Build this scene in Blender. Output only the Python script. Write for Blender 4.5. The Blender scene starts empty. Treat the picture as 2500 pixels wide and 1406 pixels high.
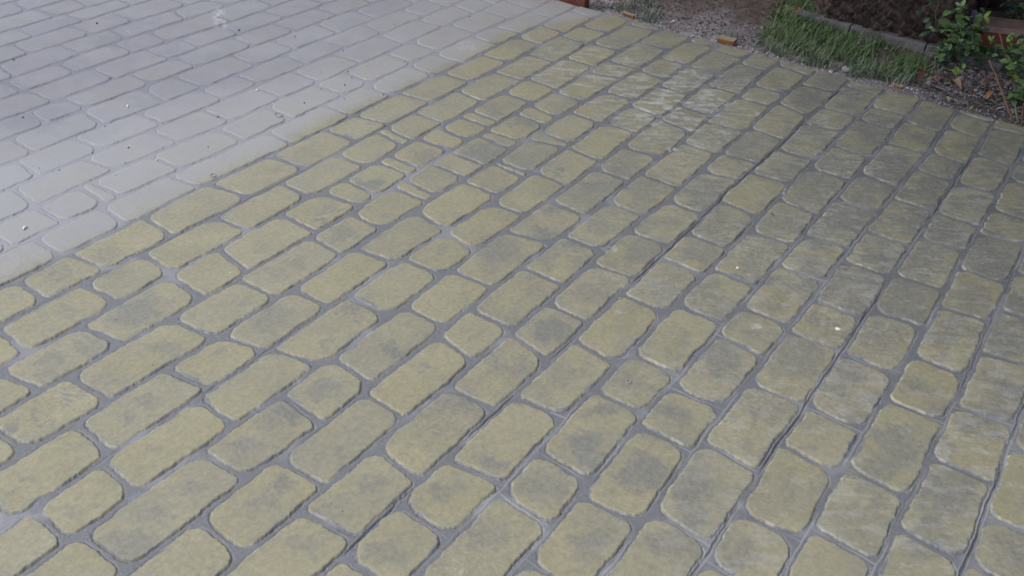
import bpy, bmesh, math, random
import numpy as np
from mathutils import Vector, Matrix
random.seed(7)
RNG = np.random.default_rng(11)
scene = bpy.context.scene
C = scene.collection

# ------------------------------------------------------------------ camera
# world: X runs along the paving courses, Y across them, Z up; the camera stands over the origin
W, H = 2500.0, 1406.0
HC = 1.4
FOC, PITCH, ROLL, YAW = 2386.38, 0.609315, 0.0627795, 1.005476
cy_, sy_, cp_, sp_ = math.cos(YAW), math.sin(YAW), math.cos(PITCH), math.sin(PITCH)
right_l = Vector((cy_, -sy_, 0)); hor = Vector((sy_, cy_, 0)); zz = Vector((0, 0, 1))
fwd = hor * cp_ - zz * sp_
up_l = zz * cp_ + hor * sp_
cr, sr = math.cos(ROLL), math.sin(ROLL)
cam_x = right_l * cr + up_l * sr
cam_y = up_l * cr - right_l * sr
cam_z = -fwd
CAM = Vector((0, 0, HC))
cam_data = bpy.data.cameras.new('camera')
cam = bpy.data.objects.new('camera', cam_data); C.objects.link(cam)
cam.matrix_world = Matrix(((cam_x.x, cam_y.x, cam_z.x, 0), (cam_x.y, cam_y.y, cam_z.y, 0), (cam_x.z, cam_y.z, cam_z.z, HC), (0, 0, 0, 1)))
cam_data.sensor_fit = 'HORIZONTAL'; cam_data.sensor_width = 36.0
cam_data.lens = 36.0 * FOC / W
cam_data.clip_start = 0.05; cam_data.clip_end = 500
scene.camera = cam

# ------------------------------------------------------------------ light
SUN_EL, SUN_AZ = 60.0, 325.0        # a weak, veiled sun to the upper left of the picture
world = bpy.data.worlds.new('World'); scene.world = world
world.use_nodes = True
nt = world.node_tree; nt.nodes.clear()
out = nt.nodes.new('ShaderNodeOutputWorld'); bg = nt.nodes.new('ShaderNodeBackground')
sky = nt.nodes.new('ShaderNodeTexSky'); sky.sky_type = 'NISHITA'; sky.sun_disc = False
sky.sun_elevation = math.radians(SUN_EL); sky.sun_rotation = math.radians(SUN_AZ)
sky.altitude = 0; sky.air_density = 1.0; sky.dust_density = 3.0; sky.ozone_density = 1.0
bg.inputs['Strength'].default_value = 0.12
veil = nt.nodes.new('ShaderNodeHueSaturation'); veil.inputs['Saturation'].default_value = 0.62     # thin high cloud takes most of the blue out
nt.links.new(sky.outputs['Color'], veil.inputs['Color']); nt.links.new(veil.outputs['Color'], bg.inputs['Color']); nt.links.new(bg.outputs[0], out.inputs[0])
sun_d = bpy.data.lights.new('sun', 'SUN'); sun_d.energy = 0.9; sun_d.angle = math.radians(50); sun_d.color = (1.0, 0.96, 0.9)
sun = bpy.data.objects.new('sun', sun_d); C.objects.link(sun)
az = math.radians(SUN_AZ)
sdir = Vector((math.sin(az) * math.cos(math.radians(SUN_EL)), math.cos(az) * math.cos(math.radians(SUN_EL)), math.sin(math.radians(SUN_EL))))
sun.rotation_euler = sdir.to_track_quat('Z', 'Y').to_euler()
sun.location = (0, 0, 8)
scene.view_settings.view_transform = 'Standard'; scene.view_settings.look = 'None'
scene.view_settings.exposure = 0.72; scene.view_settings.gamma = 1.0
scene.cycles.max_bounces = 8

# ------------------------------------------------------------------ helpers
def ray(px, py):
    return (cam_x * ((px - W / 2) / FOC) + cam_y * (-(py - H / 2) / FOC) + fwd)
def G(px, py, z=0.0):
    """the point of the level z that the photograph shows at this pixel"""
    d = ray(px, py); t = (z - HC) / d.z
    return CAM + d * t
def D(px, py, base, back=0.0):
    """the point at this pixel in the upright plane through base that faces the camera"""
    n = Vector((sy_, cy_, 0)); d = ray(px, py)
    t = ((base - CAM).dot(n) + back) / d.dot(n)
    return CAM + d * t
def hash2(ix, iy, seed):
    h = (ix.astype(np.int64) * 374761393 + iy.astype(np.int64) * 668265263 + seed * 1274126177) & 0xFFFFFFFF
    h = ((h ^ (h >> 13)) * 1103515245) & 0xFFFFFFFF
    h = h ^ (h >> 16)
    return (h & 0xFFFF) / 65535.0
def noise(x, y, seed=0):
    """gradient noise, about -0.7 to 0.7"""
    ix = np.floor(x); iy = np.floor(y); fx = x - ix; fy = y - iy
    u = fx * fx * fx * (fx * (fx * 6 - 15) + 10); v = fy * fy * fy * (fy * (fy * 6 - 15) + 10)
    def g(dx, dy):
        a = hash2(ix + dx, iy + dy, seed) * 6.2831853
        return np.cos(a) * (fx - dx) + np.sin(a) * (fy - dy)
    a = g(0, 0); b = g(1, 0); c = g(0, 1); d = g(1, 1)
    return (a + (b - a) * u) * (1 - v) + (c + (d - c) * u) * v
def fbm(x, y, seed=0, octaves=4, gain=0.5):
    s = 0; amp = 1.0
    for o in range(octaves):
        s = s + amp * noise(x * 2 ** o + 17.3 * o, y * 2 ** o - 9.1 * o, seed + o); amp *= gain
    return s
def sstep(a, b, x):
    t = np.clip((x - a) / (b - a), 0, 1); return t * t * (3 - 2 * t)

def tag(o, label=None, cat=None, group=None, kind=None):
    if label: o['label'] = label
    if cat: o['category'] = cat
    if group: o['group'] = group
    if kind: o['kind'] = kind
    return o
def mesh_obj(name, verts, faces, mat, parent=None, smooth=True):
    me = bpy.data.meshes.new(name)
    me.from_pydata([tuple(v) for v in verts], [], faces); me.update()
    if smooth: me.polygons.foreach_set('use_smooth', [True] * len(me.polygons))
    if mat: me.materials.append(mat)
    o = bpy.data.objects.new(name, me); C.objects.link(o)
    if parent: o.parent = parent
    return o
def big_mesh(name, co, quads, mat, attrs=None):
    me = bpy.data.meshes.new(name)
    n = len(co); m = len(quads)
    me.vertices.add(n); me.vertices.foreach_set('co', np.ascontiguousarray(co, dtype=np.float32).ravel())
    me.loops.add(m * 4); me.loops.foreach_set('vertex_index', np.ascontiguousarray(quads, dtype=np.int32).ravel())
    me.polygons.add(m); me.polygons.foreach_set('loop_start', np.arange(0, m * 4, 4, dtype=np.int32))
    me.polygons.foreach_set('use_smooth', np.ones(m, dtype=bool))
    me.update(calc_edges=True)
    for k, arr in (attrs or {}).items():
        a = me.attributes.new(k, 'FLOAT_COLOR', 'POINT')
        a.data.foreach_set('color', np.ascontiguousarray(arr, dtype=np.float32).ravel())
    me.materials.append(mat)
    o = bpy.data.objects.new(name, me); C.objects.link(o)
    return o
def empty(name, loc):
    o = bpy.data.objects.new(name, None); o.empty_display_size = 0.05; o.location = loc; C.objects.link(o); return o
def local(o, pts):
    return [Vector(p) - o.location for p in pts]

class NT:
    """small helper that builds a procedural material"""
    def __init__(self, name):
        self.m = bpy.data.materials.new(name); self.m.use_nodes = True
        self.t = self.m.node_tree; self.t.nodes.clear()
        self.o = self.n('ShaderNodeOutputMaterial'); self.b = self.n('ShaderNodeBsdfPrincipled')
        self.l(self.b.outputs[0], self.o.inputs[0])
    def n(self, typ, **kw):
        nd = self.t.nodes.new(typ)
        for k, v in kw.items(): setattr(nd, k, v)
        return nd
    def l(self, a, b): self.t.links.new(a, b)
    def set(self, **kw):
        for k, v in kw.items():
            self.put(self.b.inputs[k.replace('_', ' ')], v)
    def put(self, sock, v):
        if isinstance(v, bpy.types.NodeSocket): self.l(v, sock)
        elif isinstance(v, tuple) and len(v) == 3 and sock.type == 'RGBA': sock.default_value = (*v, 1)
        else: sock.default_value = v
    def mix(self, f, a, b):
        nd = self.n('ShaderNodeMix', data_type='RGBA'); self.put(nd.inputs[0], f); self.put(nd.inputs[6], a); self.put(nd.inputs[7], b); return nd.outputs[2]
    def math(self, op, a, b=0.0, clamp=False):
        nd = self.n('ShaderNodeMath', operation=op, use_clamp=clamp); self.put(nd.inputs[0], a); self.put(nd.inputs[1], b); return nd.outputs[0]
    def ramp(self, x, a, b):
        nd = self.n('ShaderNodeMapRange', interpolation_type='SMOOTHSTEP'); self.put(nd.inputs[0], x); self.put(nd.inputs[1], a); self.put(nd.inputs[2], b); return nd.outputs[0]
    def noise(self, scale, detail=4.0, rough=0.55, vec=None):
        nd = self.n('ShaderNodeTexNoise'); nd.inputs['Scale'].default_value = scale; nd.inputs['Detail'].default_value = detail; nd.inputs['Roughness'].default_value = rough
        if vec is None: vec = self.coord()
        self.l(vec, nd.inputs['Vector']); return nd.outputs['Fac']
    def coord(self):
        if not hasattr(self, 'tc'): self.tc = self.n('ShaderNodeTexCoord')
        return self.tc.outputs['Object']
    def attr(self, name):
        a = self.n('ShaderNodeAttribute', attribute_name=name); s = self.n('ShaderNodeSeparateColor'); self.l(a.outputs['Color'], s.inputs[0])
        return s.outputs[0], s.outputs[1], s.outputs[2], a.outputs['Alpha']
    def bump(self, h, strength=0.3, dist=0.001):
        nd = self.n('ShaderNodeBump'); nd.inputs['Strength'].default_value = strength; nd.inputs['Distance'].default_value = dist
        self.l(h, nd.inputs['Height']); self.l(nd.outputs[0], self.b.inputs['Normal'])
def simple(name, col, col2=None, scale=30.0, rough=0.7, bump=0.0, dist=0.002, coat=0.0, spec=0.5):
    k = NT(name)
    if col2:
        f = k.noise(scale); f2 = k.ramp(f, 0.3, 0.7); k.set(Base_Color=k.mix(f2, col, col2))
        if bump: k.bump(k.noise(scale * 2.3), bump, dist)
    else: k.set(Base_Color=col)
    k.set(Roughness=rough, Coat_Weight=coat, Coat_Roughness=0.12, Specular_IOR_Level=spec)
    return k.m

def tube(pts, radii, sides=6, caps=True):
    """a bent tapering rod through pts; returns vertices and faces"""
    pts = [Vector(p) for p in pts]; vs = []; fs = []
    for i, p in enumerate(pts):
        d = (pts[min(i + 1, len(pts) - 1)] - pts[max(i - 1, 0)]).normalized()
        a = d.orthogonal().normalized() if abs(d.z) > 0.9 else d.cross(zz).normalized()
        b = d.cross(a)
        r = radii[i] if isinstance(radii, (list, tuple)) else radii
        for s in range(sides):
            t = 2 * math.pi * s / sides; vs.append(p + (a * math.cos(t) + b * math.sin(t)) * r)
    for i in range(len(pts) - 1):
        for s in range(sides):
            fs.append((i * sides + s, i * sides + (s + 1) % sides, (i + 1) * sides + (s + 1) % sides, (i + 1) * sides + s))
    if caps:
        fs.append(tuple(range(sides))[::-1]); fs.append(tuple(range((len(pts) - 1) * sides, len(pts) * sides)))
    return vs, fs
def join(parts):
    vs, fs = [], []
    for v, f in parts:
        o = len(vs); vs += v; fs += [tuple(i + o for i in q) for q in f]
    return vs, fs
def box(x0, x1, y0, y1, z0, z1, bev=0.0):
    bm = bmesh.new(); bmesh.ops.create_cube(bm, size=1.0)
    for v in bm.verts: v.co = Vector(((x0 + x1) / 2 + v.co.x * (x1 - x0), (y0 + y1) / 2 + v.co.y * (y1 - y0), (z0 + z1) / 2 + v.co.z * (z1 - z0)))
    if bev: bmesh.ops.bevel(bm, geom=bm.edges[:], offset=bev, segments=2, affect='EDGES', profile=0.5)
    bm.verts.index_update()
    r = [v.co.copy() for v in bm.verts], [tuple(v.index for v in f.verts) for f in bm.faces]
    bm.free(); return r
def lump(cx, cy, cz, rx, ry, rz, seed=0, rot=0.0, rough=0.22, sub=2):
    """a chipped stone: an icosphere with broken facets"""
    bm = bmesh.new(); bmesh.ops.create_icosphere(bm, subdivisions=sub, radius=1.0)
    r = random.Random(seed); cuts = [(Vector((r.uniform(-1, 1), r.uniform(-1, 1), r.uniform(-1, 1))).normalized(), r.uniform(0.55, 0.85)) for _ in range(7)]
    for v in bm.verts:
        p = v.co.copy()
        for n, d in cuts:
            e = p.dot(n)
            if e > d: p -= n * (e - d) * 0.9
        p *= 1 + rough * 0.4 * (r.random() - 0.5)
        x, y = p.x * rx, p.y * ry
        v.co = Vector((cx + x * math.cos(rot) - y * math.sin(rot), cy + x * math.sin(rot) + y * math.cos(rot), cz + p.z * rz))
    res = [v.co.copy() for v in bm.verts], [tuple(v.index for v in f.verts) for f in bm.faces]
    bm.free(); return res
def leaf(base, tip, width, normal, bend=0.12, fold=0.15, n=5):
    """a pointed oval leaf blade from base to tip, folded along its midrib"""
    base = Vector(base); tip = Vector(tip); ax = tip - base; L = ax.length; ax.normalize()
    side = ax.cross(normal).normalized(); nn = side.cross(ax).normalized()
    vs = []; fs = []
    for i in range(n + 1):
        t = i / n; w = width * (math.sin(math.pi * min(1, t * 0.93 + 0.04)) ** 0.75) * (1.0 - 0.25 * t) * (0.06 if i in (0, n) else 1)
        c = base + ax * (L * t) + nn * (bend * L * (4 * t * (1 - t)) - 0.05 * L * t)
        vs += [c - side * w / 2 + nn * fold * w, c, c + side * w / 2 + nn * fold * w]
    for i in range(n):
        a = i * 3; fs += [(a, a + 1, a + 4, a + 3), (a + 1, a + 2, a + 5, a + 4)]
    return vs, fs

# ------------------------------------------------------------------ paving materials
def paving_material():
    k = NT('stamped_concrete')
    stone, lip_glint, grey, rnd = k.attr('ma'); rough, white, groove_shine, edge = k.attr('mb')
    f1 = k.noise(7.0, 5.0, 0.6); f2 = k.noise(38.0, 5.0, 0.65); f3 = k.noise(240.0, 3.0, 0.6)
    tan = k.mix(k.ramp(f1, 0.35, 0.68), YEL_A, YEL_B)
    tan = k.mix(k.math('MULTIPLY', k.ramp(f2, 0.45, 0.75), 0.35), tan, YEL_C)
    tan = k.mix(k.math('MULTIPLY', rnd, 0.6), tan, YEL_D)
    gm = k.math('ADD', grey, k.math('MULTIPLY', k.math('SUBTRACT', k.noise(62.0, 6.0, 0.7), 0.5), k.math('ADD', k.math('MULTIPLY', grey, 1.5), 0.35)), True)
    gcol = k.mix(k.ramp(f3, 0.3, 0.7), GREY_A, GREY_B)
    c = k.mix(gm, tan, gcol)
    gm2 = k.ramp(k.noise(95.0, 8.0, 0.78), 0.25, 0.75)
    c = k.mix(k.math('MULTIPLY', k.math('SUBTRACT', 1.0, gm2), 0.42), c, DARKG)
    c = k.mix(k.math('MULTIPLY', gm2, 0.22), c, PALE)
    # worn rough patches of lighter and darker grain on the coarser stones
    sp = k.math('MULTIPLY', k.ramp(f3, 0.58, 0.75), k.math('MULTIPLY', rough, 0.5))
    c = k.mix(sp, c, PALE)
    pit = k.math('MULTIPLY', k.ramp(k.noise(300.0, 3.0), 0.66, 0.76), 0.5)
    c = k.mix(pit, c, (0.09, 0.09, 0.08))
    gr = k.mix(k.ramp(k.noise(110.0, 8.0, 0.8), 0.3, 0.7), JOINT_A, JOINT_B)
    gr = k.mix(k.math('MULTIPLY', k.ramp(f3, 0.55, 0.7), 0.4), gr, JOINT_L)
    gr = k.mix(k.math('MULTIPLY', grey, 0.45), gr, GREY_A)
    gr = k.mix(groove_shine, gr, JOINT_L)
    c = k.mix(stone, gr, c)
    c = k.mix(k.math('MULTIPLY', lip_glint, 0.75), c, LIP_GLINT)  # pale burrs, and sky glints painted on the far edges
    dust, film, thin, _ = k.attr('mc')
    dcol = k.mix(k.math('ADD', k.math('MULTIPLY', k.ramp(k.noise(9.0, 7.0, 0.7), 0.3, 0.7), 0.65), k.math('MULTIPLY', rnd, 0.35)), DUST_SHEEN_A, DUST_SHEEN_B)
    dcol = k.mix(k.math('MULTIPLY', k.math('SUBTRACT', 1.0, stone), 0.75), dcol, DUST_SHEEN_J)
    dcol = k.mix(k.math('MULTIPLY', grey, 0.55), dcol, DUST_SHEEN_G)
    dcol = k.mix(thin, k.mix(0.62, dcol, DUST_SHEEN_P), dcol)  # paler dust, including the haze painted in at the left
    c = k.mix(dust, c, dcol)
    c = k.mix(white, c, WHITE)  # pale residue together with painted water glints
    k.set(Base_Color=c)
    rg = k.math('ADD', k.math('MULTIPLY', rough, 0.12), k.math('MULTIPLY', f2, 0.25))
    k.set(Roughness=k.math('ADD', rg, 0.38), IOR=1.45, Specular_IOR_Level=0.3, Coat_Weight=k.math('MULTIPLY', film, COAT), Coat_IOR=1.38, Coat_Roughness=k.math('ADD', k.math('MULTIPLY', edge, 0.4), k.math('ADD', k.math('MULTIPLY', rough, 0.10), 0.05)))
    hh = k.math('ADD', k.math('MULTIPLY', f3, 0.6), k.noise(700.0, 2.0))
    k.bump(hh, 0.32, 0.0009)
    return k.m
YEL_A, YEL_B, YEL_C, YEL_D = (0.282, 0.264, 0.156), (0.325, 0.306, 0.194), (0.252, 0.243, 0.168), (0.295, 0.284, 0.212)
GREY_A, GREY_B = (0.142, 0.149, 0.146), (0.192, 0.199, 0.196)
JOINT_A, JOINT_B, JOINT_L = (0.138, 0.144, 0.162), (0.192, 0.199, 0.222), (0.33, 0.34, 0.37)
DARKG = (0.15, 0.15, 0.125)
PALE, LIP_GLINT, WHITE = (0.52, 0.49, 0.38), (0.56, 0.55, 0.50), (0.60, 0.61, 0.64)
COAT = 0.35
DUST_SHEEN_P = (0.38, 0.39, 0.42)
DUST_SHEEN_A, DUST_SHEEN_B, DUST_SHEEN_J, DUST_SHEEN_G = (0.205, 0.208, 0.245), (0.262, 0.260, 0.288), (0.180, 0.184, 0.220), (0.165, 0.178, 0.215)  # release dust with the sky sheen mixed into its colours

# ------------------------------------------------------------------ the stamped pattern, measured off the photograph on the ground plane (millimetres)
LN = [
(-78,"0 0 0 0 0 0 0 0 -1 -1 -1 0 2 2 0 0 0 0 0 0 0 0 0 0 0 0 0"),
(54,"0 0 0 0 0 0 0 -1 -1 0 -2 -2 -2 -2 0 3 4 4 5 1 0 0 0 0 0 0 0"),
(187,"0 0 0 0 0 0 -3 -3 0 1 1 -1 -2 -4 -5 -2 1 3 2 2 4 4 4 3 0 0 0"),
(319,"0 0 0 0 0 0 -1 -1 0 1 0 -1 -2 -1 0 2 2 1 0 2 -1 -1 -1 1 1 0 0"),
(450,"0 0 0 0 0 -4 -4 -2 4 6 4 3 2 0 0 3 2 -2 -2 -2 -6 -7 -5 -2 -1 0 0"),
(582,"0 0 0 0 -3 -5 -5 -2 2 3 2 2 4 2 4 2 1 2 1 0 -1 -2 -4 -4 -4 -1 0"),
(714,"0 0 0 -1 -2 -3 -4 -3 1 0 -2 1 2 3 2 1 5 5 2 0 1 1 0 -1 -1 -1 0"),
(846,"0 0 -1 -4 -3 -2 -3 -3 -3 -2 -1 1 1 0 -1 2 8 7 2 1 4 2 1 1 0 0 0"),
(977,"0 0 1 2 0 -1 0 -1 -1 -3 -4 -2 4 4 -1 -4 -3 -2 -1 2 7 9 8 3 -1 -2 0"),
(1109,"0 1 1 0 1 -3 -5 -7 -6 -2 -2 -1 -1 -3 -2 2 1 -2 4 8 8 6 14 19 12 0 0"),
(1242,"0 2 3 1 -1 -4 -5 -7 -4 -3 1 3 3 -2 -5 -2 1 6 7 3 8 11 9 5 -2 -1 0"),
(1370,"0 -4 -5 -3 -2 -5 -6 -2 -1 1 -2 -6 -7 -5 0 5 4 7 9 11 14 16 13 10 7 1 0"),
(1500,"0 0 -2 -2 -4 -9 -10 -7 -3 0 0 2 2 0 -3 7 15 12 10 10 11 9 6 5 3 0 0"),
(1636,"0 0 2 1 -2 -3 -8 -8 -6 -7 -7 -3 2 6 6 3 7 8 4 4 8 10 7 5 4 1 0"),
(1771,"0 0 -2 -7 -7 -7 -3 -2 -4 0 4 -4 1 4 4 1 3 4 2 6 6 11 9 5 3 0 0"),
(1904,"0 0 0 -1 -2 -1 -2 -3 -4 -6 -7 -8 -5 1 1 2 1 4 4 4 10 14 11 10 8 1 0"),
(2040,"0 0 0 -1 -8 -6 -1 0 2 7 4 0 -2 -2 1 4 1 -2 -3 -3 1 1 -2 0 2 0 0"),
(2169,"0 0 0 0 -1 -3 -1 2 2 1 -3 -5 -1 -1 -2 0 1 4 3 6 7 2 -4 -6 -4 -1 0"),
(2307,"0 0 0 0 0 -8 -8 -5 -3 2 -1 -9 -6 -1 0 -2 1 0 4 8 12 10 10 13 3 0 0"),
(2444,"0 0 0 0 0 -2 -7 -5 -5 -3 -2 -4 -3 1 2 2 6 8 3 5 2 1 3 1 0 0 0"),
(2573,"0 0 0 0 0 0 0 0 0 6 2 -3 -4 -6 -2 4 7 3 2 0 -6 1 1 0 0 0 0"),
(2712,"0 0 0 0 0 0 0 0 1 1 4 6 3 5 2 3 -1 0 2 -6 -27 -21 -1 0 0 0 0"),
(2841,"0 0 0 0 0 0 0 -1 -5 -8 -5 1 2 3 6 4 1 0 0 0 0 0 0 0 0 0 0"),
(2974,"0 0 0 0 0 0 0 0 -3 -3 0 3 7 8 2 -7 -19 -7 0 0 0 0 0 0 0 0 0"),
(3109,"0 0 0 0 0 0 0 0 -1 -6 -9 -6 4 4 2 1 0 5 4 0 0 0 0 0 0 0 0"),
(3237,"0 0 0 0 0 0 0 0 0 -1 0 4 4 1 1 -3 -5 -6 -1 0 0 0 0 0 0 0 0"),
(3378,"0 0 0 0 0 0 0 0 0 0 -6 -7 -5 0 4 7 5 0 0 0 0 0 0 0 0 0 0"),
(3492,"0 0 0 0 0 0 0 0 0 0 0 -1 0 2 0 0 0 0 0 0 0 0 0 0 0 0 0"),
]
CJ = {
-1:"1486 1638 1874",
0:"1491 1733 1938 2183",
1:"1391 1593 1859 2055 2310 2522 2763 2922 3157",
2:"1351 1570 1722 1959 2180 2381 2619 2790 3029 3274 3539",
3:"1246 1479 1721 1960 2127 2356 2552 2795 3028 3185 3419",
4:"1004 1203 1443 1601 1835 1981 2224 2427 2680 2882 3168 3374",
5:"1105 1246 1484 1645 1888 2090 2341 2555 2820 3021 3279 3427",
6:"968 1127 1364 1599 1841 2057 2212 2436 2672 2876 3136 3301 3542",
7:"856 1050 1297 1523 1690 1920 2118 2339 2587 2734 2960 3205 3453",
8:"721 920 1167 1414 1553 1786 1983 2221 2435 2714 2920 3174 3321 3552",
9:"577 845 1052 1210 1463 1662 1916 2116 2374 2569 2817 2968 3202 3477",
10:"556 705 941 1168 1411 1628 1783 2005 2236 2436 2678 2847 3079 3329 3539",
11:"525 741 976 1128 1353 1589 1821 2053 2195 2225 2424 2476 2667 2903 3148 3323 3562",
12:"640 829 1101 1302 1546 1705 1895 1944 2079 2176 2322 2378 2538 2617 2780 3027 3161 3416",
13:"755 957 1200 1351 1581 1749 1837 1985 2035 2186 2284 2398 2456 2654 2805 3075 3276 3569",
14:"824 1058 1226 1468 1706 1943 2130 2167 2326 2552 2785 3010 3257 3412",
15:"966 1121 1338 1586 1814 2045 2191 2419 2652 2889 3124 3304 3535",
16:"1102 1300 1544 1910 2173 2383 2622 2771 3013 3170 3409",
17:"1200 1332 1380 1583 1830 2038 2278 2421 2655 2805 3058 3284",
18:"1215 1458 1693 1894 2129 2306 2525 2776 3020 3243 3386",
19:"1313 1515 1746 1995 2159 2393 2599 2822 3060 3221",
20:"1389 1634 1866 2014 2266 2467 2699 2921 3170",
21:"1524 1667 1928 2122 2391 2598 2840",
22:"1629 1873 2103 2251 2901",
23:"1615 1823 2062 2214 2509",
24:"1674 1930 2139 2421 2620",
25:"1822 2075 2263 2515",
26:"1925 2132 2372",
27:"2094",
}

EDGE_U = 3.610
SPC = 0.1328
NK = 28
UG = np.arange(0.2, 2.81, 0.1) * HC
KMIN, KMAX = -45, 75
# grey stains: pixel position in the photograph, half sizes, strength
STAINS = """80,300,70,20,.9 210,335,70,20,.8 265,105,40,12,.7 180,160,50,14,.6 590,70,45,16,.7 420,130,45,14,.5 120,270,60,14,.6 90,430,50,16,.5 360,250,40,14,.6 640,80,40,14,.5 850,60,40,12,.5 1020,20,30,10,.5 700,160,50,12,.5 470,205,45,12,.4 250,410,60,18,.4 530,150,40,12,.5 30,210,40,14,.6 760,110,40,12,.5 30,1205,12,8,.5 70,1167,20,8,.5 175,1250,22,14,.45 240,1230,18,6,.5 270,1210,8,6,.45 380,1090,14,9,.4 345,1145,6,5,.4 480,1190,45,22,.45 310,1330,60,35,.55 380,1260,40,18,.5 588,1105,40,25,.6 690,1180,30,28,.7 650,1225,35,20,.5 838,1104,25,25,.5 920,1184,40,18,.6 800,1245,30,14,.45 950,1350,55,25,.65 750,1338,50,20,.5 1075,1195,30,18,.75 1120,1197,18,14,.55 1200,1135,42,15,.85 1175,1318,60,45,.6 1430,1087,47,34,1 1440,1118,35,20,.9 1568,1155,58,40,1 1560,1110,40,15,.6 1333,1180,60,50,.7 1688,1230,45,90,.75 1462,1317,50,30,.6 1437,1360,30,25,.5 1638,1330,70,35,.6 1812,1355,45,35,.5 1920,1205,30,45,.5 1982,1096,25,12,.55 2187,1092,70,50,.75 2150,1142,60,35,.65 2412,1064,34,16,.8 2300,1089,30,25,.6 2312,1204,75,55,.75 2275,1280,35,25,.7 2250,1342,60,40,.65 2488,1362,20,20,.6 2088,1262,45,24,.4 25,728,25,12,.45 163,765,40,15,.4 333,760,65,42,.7 420,730,15,8,.45 385,770,8,6,.5 125,883,40,20,.55 220,843,30,25,.55 110,920,40,14,.65 275,928,50,25,.45 400,848,48,18,.6 600,738,25,10,.45 480,775,15,12,.4 550,865,15,7,.5 158,973,14,12,.6 78,1008,18,9,.6 98,1030,18,10,.5 38,1048,26,22,.75 350,985,50,18,.5 312,1023,28,14,.55 675,770,55,22,.45 670,800,45,12,.35 858,763,28,18,.7 810,828,30,10,.45 787,853,15,12,.5 958,853,30,22,.7 1035,896,22,12,.65 800,953,40,20,.6 787,968,15,8,.6 712,1008,45,22,.85 662,1028,35,20,.5 1000,970,20,10,.4 1225,896,30,16,.6 1112,990,65,35,.65 1150,815,20,14,.35 1350,810,42,26,.9 1265,898,25,25,.55 1450,718,50,25,.6 1625,715,55,22,.65 1538,765,30,20,.45 1662,835,30,14,.5 1762,883,35,42,.65 1575,938,25,10,.4 1470,1003,40,18,.75 1362,920,40,30,.4 1650,1015,45,32,.65 1838,1015,28,7,.8 2207,743,40,15,.65 2150,823,60,45,.65 2325,790,45,30,.75 2312,823,45,32,.75 2060,955,18,14,.6 2107,973,25,14,.5 1950,878,65,55,.7 2475,840,40,50,.8 2462,978,22,14,.5 2300,898,14,7,.7 2375,1028,48,26,.85 2362,728,50,42,.8 147,675,30,14,.45 262,622,30,20,.5 275,675,45,14,.45 412,532,10,6,.5 675,420,22,13,.5 900,452,26,12,.95 1037,380,35,15,.6 1182,375,60,30,.9 1230,435,14,8,.55 837,572,30,18,.6 795,512,50,14,.55 785,545,28,7,.75 725,642,35,12,.55 675,675,30,8,.45 640,605,15,12,.45 942,530,14,4,.5 915,532,18,10,.4 1212,615,55,38,.65 1062,622,20,20,.4 1280,390,35,16,.6 1367,412,18,8,.75 1462,460,35,22,.85 1520,420,40,14,.85 1362,512,30,12,.75 1330,575,30,18,.9 1470,552,40,28,.65 1575,465,55,30,.65 1717,477,40,22,.7 1400,602,45,15,.85 1555,615,35,22,.7 1757,547,25,18,.7 1700,627,35,20,.75 1830,640,45,30,.75 1625,690,50,25,.6 1325,635,30,20,.6 1475,695,40,15,.5 1290,685,20,10,.5 1937,415,75,32,.85 2050,410,60,30,.95 2187,390,32,15,.85 2175,422,60,26,.8 2312,400,22,7,.65 2275,460,42,26,.75 2362,502,50,18,.6 2120,452,50,30,.8 2075,542,65,38,.9 2000,465,65,45,.8 2150,627,42,22,.75 2000,602,38,18,.85 2312,570,50,25,.85 2262,645,60,38,.8 2425,645,65,45,.85 2425,375,18,9,.75 2450,610,25,10,.6 1960,540,70,30,.6 1880,560,50,40,.6 1990,690,60,45,.8 2250,720,60,20,.6 1970,240,42,22,.9 1900,192,14,10,.55 2037,195,44,22,.6 2270,280,17,5,.85 2157,302,25,10,.65 2245,333,13,6,.7 2137,330,50,24,.75 1740,152,22,10,.5 1557,212,28,16,.5 1775,190,55,24,.65 1357,260,15,10,.5 1512,162,25,8,.55 1275,297,42,12,.85 1587,120,34,9,.65 1207,270,30,12,.7 900,305,15,7,.6 1700,270,70,30,.45 1800,330,60,30,.5 1680,330,60,25,.4"""
WHITES = """1612,247,10,9,.6 1565,290,22,12,.4 1748,245,22,4,.6 1732,257,16,5,.7 1612,293,14,11,.55 1597,304,10,7,.55 1780,255,24,3,.6 1760,268,22,3,.5 1665,176,20,4,.6 1690,180,9,8,.6 1655,207,30,12,.35 1545,220,18,12,.3 1443,193,10,7,.5 1375,183,10,4,.4 1850,280,10,7,.5 1770,325,13,9,.55 1762,295,16,11,.4 1600,325,36,4,.35 1590,340,30,3,.35 1640,366,12,5,.75 1917,475,7,18,.6 1530,145,10,5,.5 1545,150,12,4,.5 1340,120,10,5,.4 2018,288,9,4,.65 2040,325,8,3,.4 1900,320,10,5,.4 535,45,16,26,.35 548,62,12,10,.4 1138,115,30,15,.22 1290,90,18,10,.25 1845,798,16,8,.5 1520,760,26,10,.3 1490,610,22,10,.35 1415,150,10,5,.3 2105,235,6,4,.4"""  # pale residue, and sky glints off water painted as white spots

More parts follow.
